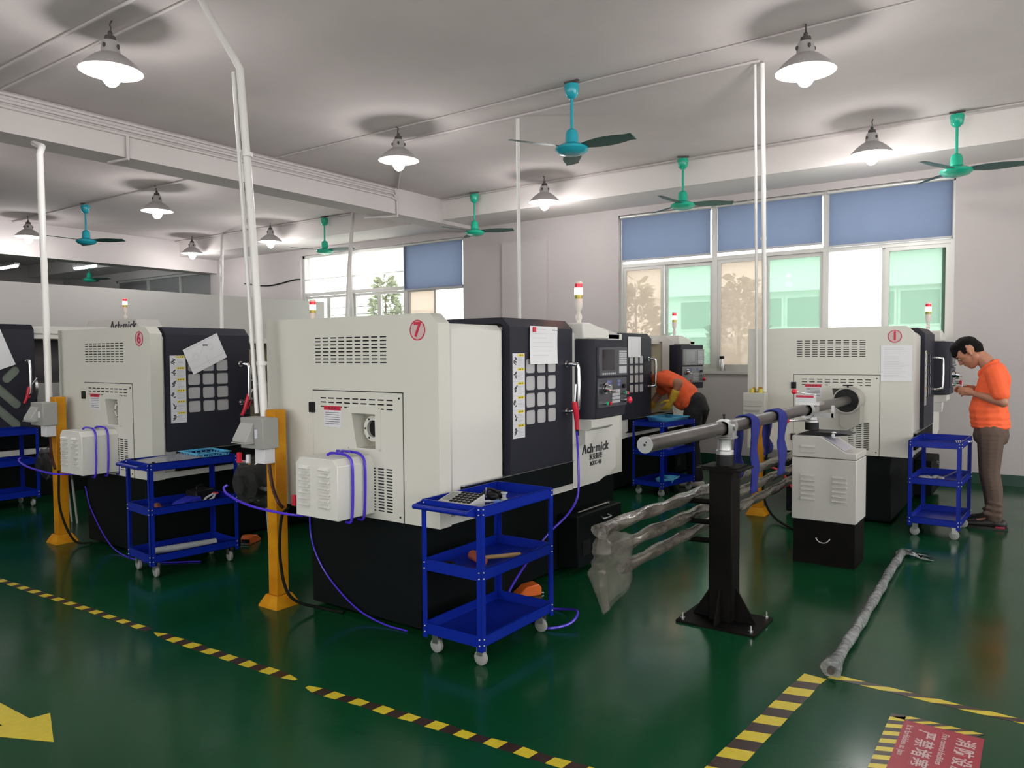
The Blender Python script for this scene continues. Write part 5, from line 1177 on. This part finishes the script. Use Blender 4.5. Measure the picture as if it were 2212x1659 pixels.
obj('drawer_pull', tube(BM(), [(-0.04, -0.16, 0.19), (-0.045, -0.175, 0.19), (-0.02, -0.178, 0.165), (0.02, -0.178, 0.165), (0.045, -0.175, 0.19), (0.04, -0.16, 0.19)], 0.005, 6, 3), steel, cb)
b = prism(BM(), [(-0.20, 0.908), (-0.13, 0.93), (0.10, 0.93), (0.16, 0.92), (0.05, 0.905)], 'y', -0.12, 0.12); obj('slide_plate', b, blackm, cb)
obj('pedestal', cyl(BM(), (-0.135, 0.05, 0.93), (-0.135, 0.05, 0.985), 0.048, n=20), blackm, cb); obj('collar', lathe_prof(BM(), [(0.046, 0.985), (0.046, 1.0), (0.04, 1.005), (0.04, 1.035)], (-0.135, 0.05, 0), 20), castalu, cb)
b = lathe_prof(BM(), [(0.042, -0.06), (0.062, -0.06), (0.062, 0.06), (0.042, 0.06), (0.042, -0.06)], (-0.155, 0.03, 1.078), 24, axis='y'); bx(b, -0.225, -0.06, -0.05, 0.10, 1.115, 1.135); bx(b, -0.10, 0.03, -0.03, 0.0, 1.03, 1.06); bx(b, 0.015, 0.035, -0.03, 0.0, 1.03, 1.115); obj('bar_clamp', b, castalu, cb)
b = bx(BM(), -0.225, -0.085, -0.05, -0.04, 1.137, 1.185); quad(b, (0, -0.0505, 0), (1, 0, 0), Z_, -0.222, -0.10, 1.168, 1.184, 1); quad(b, (0, -0.0505, 0), (1, 0, 0), Z_, -0.21, -0.12, 1.15, 1.153, 2); obj('maker_plate', b, [stickerw, redink, ink], cb)
for (p, q, lb) in (((-0.09, -0.02, 1.19), (-0.235, -0.05, 1.21), 0), ((-0.17, 0.05, 0.995), (-0.30, 0.0, 0.99), 1)):
    h_ = obj('clamp_lever', cyl(BM(), p, q, 0.006, n=10), chrome, cb); obj('lever_ball', ball(BM(), q, 0.020, seg=14), redm, cb)
b = ball(BM(), (0.05, -0.10, 0.915), 0.024); obj('indicator_dome', b, stickerw, cb)
# spindle cover on lathe one
sp = thing('spindle_cover', 'round grey spindle cover on the end of lathe one', 'cover', (-1.405, 7.1, 1.078))
cover_m = mat('cover_grey', (0.34, 0.33, 0.295), 0.45)
obj('drum', lathe_prof(BM(), [(0.100, -0.05), (0.100, -0.16), (0.110, -0.16), (0.110, 0.062), (0.05, 0.062)], n=36, axis='y'), cover_m, sp); obj('throat', lathe_prof(BM(), [(0.0995, -0.155), (0.0995, -0.055), (0.045, -0.05)], n=36, axis='y'), blackm, sp)
obj('skirt', prism(BM(), [(-0.06, -0.05), (0.10, -0.05), (0.10, -0.20), (0.0, -0.26), (-0.06, -0.22)], 'y', -0.10, 0.06), cover_m, sp); b = cyl(BM(), (0, -0.1, 0.10), (0, -0.1, 0.125), 0.008, n=8); bx(b, -0.04, 0.04, -0.108, -0.092, 0.122, 0.134); obj('wing_screw', b, blackm, sp)
# thermos on the window sill
t = thing('thermos_flask', 'steel thermos flask with black lid on the window sill', 'flask', (-3.60, 9.985+0.03, 1.243)); obj('body', lathe_prof(BM(), [(0.034, 0), (0.035, 0.004), (0.035, 0.145), (0.026, 0.165)], n=20), steel, t); obj('lid', lathe_prof(BM(), [(0.028, 0.165), (0.030, 0.17), (0.030, 0.20), (0.027, 0.203), (0.001, 0.204)], n=20), blackm, t)
# ================================================================ people
def fuse(name, parts, voxel, m, parent, smooth=6, loc=None):
    """union of tapered chains of balls, voxel-fused into one continuous skin. parts: list of [(p, r, (sx,sy,sz)?), ...] chains"""
    b = BM()
    for ch in parts:
        if len(ch) == 1: ch = [ch[0], ch[0]]
        for (a, c) in zip(ch[:-1], ch[1:]):
            pa, ra = Vector(a[0]), a[1]; pc, rc = Vector(c[0]), c[1]; sa = Vector(a[2] if len(a) > 2 else (1, 1, 1)); scc = Vector(c[2] if len(c) > 2 else (1, 1, 1))
            n = max(1, int((pc-pa).length/(0.35*min(ra, rc))))
            for i in range(n+1):
                f = i/n; p = pa.lerp(pc, f); r = ra+(rc-ra)*f; s = sa.lerp(scc, f)
                bmesh.ops.create_icosphere(b, subdivisions=2, radius=1, matrix=Matrix.Translation(p) @ Matrix.Diagonal((r*s.x, r*s.y, r*s.z, 1)))
    me = bpy.data.meshes.new('tmp'); b.to_mesh(me); b.free(); o = bpy.data.objects.new('tmp', me); COL.objects.link(o)
    md = o.modifiers.new('r', 'REMESH'); md.mode = 'VOXEL'; md.voxel_size = voxel; md.use_smooth_shade = True
    m2 = o.modifiers.new('s', 'SMOOTH'); m2.factor = 0.5; m2.iterations = smooth
    dg = bpy.context.evaluated_depsgraph_get(); me2 = bpy.data.meshes.new_from_object(o.evaluated_get(dg)); bpy.data.objects.remove(o, do_unlink=True)
    me2.materials.clear(); me2.materials.append(m)
    for p in me2.polygons: p.use_smooth = True
    q = link(name, me2, parent, loc); return q
def hand(W, d, up, side, curl=0.5, s=1.0):
    """chains of a hand: W wrist, d pointing direction, up = back of hand, side = thumb side"""
    W, d, up, side = Vector(W), Vector(d).normalized(), Vector(up).normalized(), Vector(side).normalized(); ch = []
    ch.append([(W, 0.023*s), (W+d*0.045*s, 0.026*s), (W+d*0.07*s, 0.024*s)])
    for k, (off, L_) in enumerate(((0.028, 0.070), (0.010, 0.080), (-0.009, 0.075), (-0.027, 0.058))):
        b = W+d*0.075*s+side*off*s; a = curl*(0.9+0.12*k)
        p1 = b+(d*math.cos(a*0.6)-up*math.sin(a*0.6))*L_*0.45*s; p2 = p1+(d*math.cos(a*1.5)-up*math.sin(a*1.5))*L_*0.33*s; p3 = p2+(d*math.cos(a*2.2)-up*math.sin(a*2.2))*L_*0.25*s
        ch.append([(W+d*0.05*s+side*off*0.8*s, 0.0115*s), (b, 0.0105*s), (p1, 0.0098*s), (p2, 0.009*s), (p3, 0.0078*s)])
    t0 = W+d*0.022*s+side*0.024*s; t1 = t0+(d*0.6+side*0.6-up*0.35).normalized()*0.036*s; t2 = t1+(d*0.9+side*0.1-up*0.45).normalized()*0.032*s; t3 = t2+(d*0.95-up*0.4).normalized()*0.022*s
    ch.append([(t0, 0.014*s), (t1, 0.0115*s), (t2, 0.0105*s), (t3, 0.0085*s)])
    return ch
def head_parts(c, u, f, lat):
    c, u, f, lat = Vector(c), Vector(u).normalized(), Vector(f).normalized(), Vector(lat).normalized()
    P = lambda a, b, l=0.0: c+u*a+f*b+lat*l
    ch = [[(P(0.035, -0.02), 0.088)], [(P(0.02, 0.02), 0.080)], [(P(-0.03, 0.03), 0.068)], [(P(-0.075, 0.045), 0.046), (P(-0.088, 0.06), 0.034)],
          [(P(-0.055, -0.01, 0.035), 0.04), (P(-0.08, 0.03, 0.022), 0.032)], [(P(-0.055, -0.01, -0.035), 0.04), (P(-0.08, 0.03, -0.022), 0.032)],
          [(P(0.018, 0.088), 0.016), (P(-0.012, 0.104), 0.0135), (P(-0.022, 0.112), 0.0125)], [(P(-0.022, 0.1, 0.012), 0.009), (P(-0.022, 0.1, -0.012), 0.009)],
          [(P(-0.052, 0.088, 0.014), 0.0085), (P(-0.05, 0.095), 0.009), (P(-0.052, 0.088, -0.014), 0.0085)], [(P(-0.066, 0.086, 0.012), 0.009), (P(-0.066, 0.091), 0.010), (P(-0.066, 0.086, -0.012), 0.009)],
          [(P(0.03, 0.088, 0.028), 0.012), (P(0.03, 0.093, 0.012), 0.012)], [(P(0.03, 0.088, -0.028), 0.012), (P(0.03, 0.093, -0.012), 0.012)]]
    for s in (-1, 1): ch.append([(P(0.022, -0.016, s*0.082), 0.014), (P(0.0, -0.014, s*0.088), 0.013), (P(-0.024, -0.006, s*0.082), 0.010)])
    return ch, P
def face_details(t, P):
    for s in (-1, 1):
        e = obj('eye', ball(BM(), P(0.012, 0.083, s*0.031), 0.011), mat('eye_white', (0.5, 0.47, 0.45), 0.3), t); obj('iris', ball(BM(), P(0.009, 0.091, s*0.031), 0.006), darkink, e)
        obj('eyebrow', tube(BM(), [P(0.030, 0.094, s*0.016), P(0.034, 0.094, s*0.032), P(0.028, 0.082, s*0.048)], 0.0042, 6, 4), hair, t)

# ---- standing worker, in profile, looking down at what he holds (faces -X)
FX, FY = -0.40, 7.42
w1p = thing('person', 'man in orange polo shirt and brown trousers standing with head bowed', 'person', (-0.41, 7.60, 0)); off = Vector((FX, FY, 0))
R_ = lambda x, dy, z: (x-FX, dy, z)
u, f = Vector((-0.74, 0, 0.67)), Vector((-0.67, 0, -0.74)); hc = R_(-0.548, 0.0, 1.478)
hp, P = head_parts(hc, u, f, (0, 1, 0))
neck = [[(R_(-0.395, 0, 1.36), 0.066), (R_(-0.43, 0, 1.415), 0.060), (R_(-0.475, 0, 1.455), 0.060)]]
sh_n, el_n, wr_n = R_(-0.35, -0.185, 1.315), R_(-0.285, -0.235, 1.075), R_(-0.485, -0.14, 1.135)
sh_f, el_f, wr_f = R_(-0.35, 0.185, 1.315), R_(-0.31, 0.235, 1.08), R_(-0.53, 0.11, 1.175)
arms = [[(sh_n, 0.055), (el_n, 0.043), (Vector(el_n).lerp(Vector(wr_n), 0.35), 0.041), (wr_n, 0.026)], [(sh_f, 0.055), (el_f, 0.043), (Vector(el_f).lerp(Vector(wr_f), 0.35), 0.041), (wr_f, 0.026)]]
torso = [[(R_(-0.38, 0, 0.86), 0.085, (1, 1.25, 1)), (R_(-0.385, 0, 1.02), 0.105, (1, 1.2, 1)), (R_(-0.36, 0, 1.22), 0.115, (1, 1.35, 1)), (R_(-0.36, 0, 1.32), 0.085, (1, 1.7, 1))]]
hips = [[(R_(-0.37, -0.08, 0.82), 0.075), (R_(-0.375, -0.095, 0.48), 0.062), (R_(-0.36, -0.10, 0.36), 0.06), (R_(-0.335, -0.10, 0.09), 0.042)],
        [(R_(-0.37, 0.08, 0.82), 0.075), (R_(-0.385, 0.095, 0.48), 0.062), (R_(-0.375, 0.10, 0.36), 0.06), (R_(-0.35, 0.10, 0.09), 0.042)],
        [(R_(-0.335, -0.10, 0.07), 0.036), (R_(-0.45, -0.11, 0.045), 0.032)], [(R_(-0.35, 0.10, 0.07), 0.036), (R_(-0.47, 0.11, 0.045), 0.032)]]
hn = hand(wr_n, (-0.9, 0.25, 0.22), (0.1, -0.75, 0.6), (-0.15, 0.3, 0.9), 0.55); hf = hand(wr_f, (-0.75, -0.35, 0.05), (0.0, 0.6, 0.8), (-0.2, -0.75, 0.5), 0.6)
fuse('body', hp+neck+arms+torso+hips+hn+hf, 0.006, skin, w1p, 3)
face_details(w1p, P)
hr = [[(P(0.062, -0.022), 0.086, (1, 0.96, 1))], [(P(0.045, -0.045), 0.084, (1, 0.96, 1))], [(P(0.0, -0.062), 0.066, (1, 1.05, 1))], [(P(0.085, 0.03), 0.062, (1, 1.1, 1))], [(P(0.074, 0.062, 0.03), 0.036)], [(P(0.074, 0.062, -0.03), 0.036)], [(P(0.066, 0.078), 0.032, (1, 1.4, 1))],
      [(P(0.04, 0.0, 0.072), 0.028), (P(0.02, 0.016, 0.076), 0.014)], [(P(0.04, 0.0, -0.072), 0.028), (P(0.02, 0.016, -0.076), 0.014)], [(P(-0.035, -0.062), 0.05, (0.9, 1.1, 1))]]
fuse('hair', hr, 0.006, hair, w1p, 2)
sl = lambda a, b_, t_: Vector(a).lerp(Vector(b_), t_)
shp = [[(R_(-0.378, 0, 0.855), 0.140, (1.10, 1.25, 0.28)), (R_(-0.383, 0, 0.89), 0.143, (1.08, 1.23, 0.5)), (R_(-0.388, 0, 0.94), 0.146, (1.05, 1.2, 0.8)), (R_(-0.398, 0, 1.00), 0.148, (1.0, 1.18, 1)), (R_(-0.375, 0, 1.14), 0.132, (1, 1.3, 1)), (R_(-0.358, 0, 1.24), 0.125, (1, 1.38, 1)), (R_(-0.36, 0, 1.325), 0.092, (1, 1.75, 0.9))],
       [(sh_n, 0.075), (sl(sh_n, el_n, 0.35), 0.073), (sl(sh_n, el_n, 0.72), 0.070)], [(sh_f, 0.075), (sl(sh_f, el_f, 0.35), 0.073), (sl(sh_f, el_f, 0.72), 0.070)]]
fuse('polo_shirt', shp, 0.008, shirt_o, w1p, 4)
co = [[(R_(-0.34, s*0.02, 1.412), 0.018), (R_(-0.365, s*0.062, 1.40), 0.017), (R_(-0.42, s*0.068, 1.362), 0.017), (R_(-0.462, s*0.035, 1.315), 0.016), (R_(-0.468, s*0.03, 1.285), 0.012)] for s in (-1, 1)]
fuse('collar', co, 0.006, shirt_o, w1p, 3)
bb = BM()
for z in (1.30, 1.255): ball(bb, R_(-0.487, 0, z), 0.005, seg=8)
obj('shirt_button', bb, stickerw, w1p)
tr = [[(R_(-0.375, 0, 0.87), 0.118, (1.08, 1.2, 0.6)), (R_(-0.375, 0, 0.78), 0.132, (1.06, 1.2, 0.9))]]
for s, dx in ((-1, 0.0), (1, -0.012)):
    tr.append([(R_(-0.372+dx, s*0.085, 0.80), 0.108), (R_(-0.375+dx, s*0.092, 0.62), 0.094), (R_(-0.378+dx, s*0.097, 0.47), 0.080), (R_(-0.352+dx, s*0.10, 0.34), 0.078), (R_(-0.338+dx, s*0.10, 0.2), 0.069), (R_(-0.335+dx, s*0.10, 0.10), 0.066)])
    for k in range(3): tr.append([(R_(-0.40+dx+0.015*k, s*0.10-0.05, 0.135+0.05*k), 0.022), (R_(-0.30+dx, s*0.10-0.045, 0.115+0.05*k), 0.022)])
fuse('trousers', tr, 0.008, trouser_b, w1p, 4)
for s, dx in ((-1, 0.0), (1, -0.05)):
    fuse('shoe', [[(R_(-0.285+dx, s*0.10, 0.045), 0.045), (R_(-0.34+dx, s*0.10, 0.055), 0.052, (1, 0.9, 1)), (R_(-0.43+dx, s*0.105, 0.04), 0.042, (1.1, 1.1, 0.9)), (R_(-0.515+dx, s*0.11, 0.034), 0.034, (1.1, 1.15, 0.9))]], 0.006, shoe_k, w1p, 3)
    obj('sole', prism(BM(), [(x-FX+dx, y+s*0.105) for x, y in ((-0.245, -0.035), (-0.235, 0), (-0.245, 0.035), (-0.42, 0.05), (-0.53, 0.03), (-0.553, 0), (-0.53, -0.03), (-0.42, -0.05))], 'z', 0.0, 0.02), shoe_k, w1p)
obj('heel_accent', bx(BM(), R_(-0.33, 0, 0)[0], R_(-0.26, 0, 0)[0], -0.150, -0.10, 0.012, 0.03), mat('shoe_sole_red', (0.30, 0.02, 0.05), 0.5), w1p, bevel=0.004)
t = thing('small_workpiece', 'small pale part held in the hands of the standing worker', 'part', (-0.60, 7.565, 1.20)); obj('rod', cyl(BM(), (0, 0, -0.012), (0.004, 0, 0.035), 0.005, n=10), stickerw, t); obj('crossbar', cyl(BM(), (-0.03, 0.01, -0.005), (0.03, -0.01, -0.003), 0.004, n=8), steel, t)

# ---- bending worker, reaching into the lathe (faces -X)
BX, BY = -3.20, 8.0
w2p = thing('person', 'worker in orange shirt and yellow gloves bending into a lathe', 'person', (-3.245, 8.10, 0)); Q = lambda x, dy, z: (x-BX, dy, z)
u, f = Vector((-0.93, 0, -0.2)), Vector((-0.2, 0, -0.95)); hp, P = head_parts(Q(-3.80, 0.02, 1.19), u, f, (0, 1, 0))
sn, en, wn = Q(-3.53, -0.17, 1.20), Q(-3.25, -0.27, 1.165), Q(-3.33, -0.25, 0.99); sf, ef, wf = Q(-3.56, 0.17, 1.18), Q(-3.70, 0.16, 0.98), Q(-3.80, 0.12, 0.82)
arms = [[(sn, 0.055), (en, 0.045), (sl(en, wn, 0.4), 0.042), (wn, 0.03)], [(sf, 0.055), (ef, 0.043), (wf, 0.03)]]
tor = [[(Q(-3.20, 0, 0.92), 0.09, (1, 1.25, 1)), (Q(-3.38, 0, 1.10), 0.10, (1, 1.3, 1)), (Q(-3.54, 0, 1.18), 0.09, (1, 1.7, 1))], [(Q(-3.58, 0, 1.19), 0.06), (Q(-3.71, 0.01, 1.20), 0.058)]]
legs = []
for s, dx in ((-1, 0.06), (1, -0.08)):
    legs += [[(Q(-3.17, s*0.08, 0.84), 0.075), (Q(-3.20+dx*0.6, s*0.10, 0.48), 0.06), (Q(-3.16+dx, s*0.10, 0.09), 0.04)], [(Q(-3.16+dx, s*0.10, 0.07), 0.036), (Q(-3.28+dx, s*0.11, 0.045), 0.03)]]
fuse('body', hp+tor+arms+legs, 0.007, skin, w2p, 3); face_details(w2p, P)
fuse('hair', [[(P(0.062, -0.022), 0.086)], [(P(0.045, -0.045), 0.084)], [(P(0.0, -0.062), 0.066)], [(P(0.085, 0.03), 0.060)], [(P(-0.035, -0.062), 0.05)]], 0.008, hair, w2p, 2)
fuse('shirt', [[(Q(-3.235, 0, 0.965), 0.142, (0.85, 1.25, 1.0)), (Q(-3.29, 0, 1.03), 0.145, (1, 1.22, 1)), (Q(-3.40, 0, 1.12), 0.135, (1, 1.3, 1)), (Q(-3.52, 0, 1.195), 0.11, (1, 1.55, 1)), (Q(-3.60, 0, 1.20), 0.08, (1, 1.3, 1))],
               [(sn, 0.085), (sl(sn, en, 0.30), 0.078), (sl(sn, en, 0.66), 0.072)], [(sf, 0.08), (sl(sf, ef, 0.6), 0.07)], [(Q(-3.30, -0.06, 0.93), 0.085), (Q(-3.38, -0.05, 1.0), 0.09)]], 0.008, shirt_o, w2p, 4)
fuse('trousers', [[(Q(-3.16, 0, 0.95), 0.125, (0.9, 1.25, 0.9)), (Q(-3.15, 0, 0.86), 0.138, (1, 1.2, 0.9))]]+[[(Q(-3.16, s*0.085, 0.82), 0.112), (Q(-3.20+dx*0.6, s*0.098, 0.48), 0.08), (Q(-3.16+dx, s*0.10, 0.12), 0.066)] for s, dx in ((-1, 0.06), (1, -0.08))], 0.009, trouser_k, w2p, 4)
for s, dx in ((-1, 0.06), (1, -0.08)): fuse('shoe', [[(Q(-3.12+dx, s*0.10, 0.045), 0.044), (Q(-3.17+dx, s*0.10, 0.055), 0.05), (Q(-3.27+dx, s*0.105, 0.038), 0.038, (1.1, 1.1, 1)), (Q(-3.34+dx, s*0.11, 0.032), 0.032)]], 0.007, shoe_w, w2p, 3)
gn = [[(sl(en, wn, 0.55), 0.050), (wn, 0.044), (Vector(wn)+Vector((-0.02, 0.01, -0.03)), 0.036)]]+hand(Vector(wn)+Vector((-0.01, 0, -0.01)), (-0.5, 0.15, -0.85), (0.75, -0.35, -0.45), (-0.6, -0.6, 0.3), 0.55, 1.25)
fuse('glove', gn, 0.006, glove_m, w2p, 3)
gf = [[(sl(ef, wf, 0.5), 0.046), (wf, 0.042)]]+hand(wf, (-0.7, 0, -0.7), (-0.7, 0, 0.7), (0, -1, 0), 0.4, 1.2); fuse('glove', gf, 0.007, glove_m, w2p, 3)
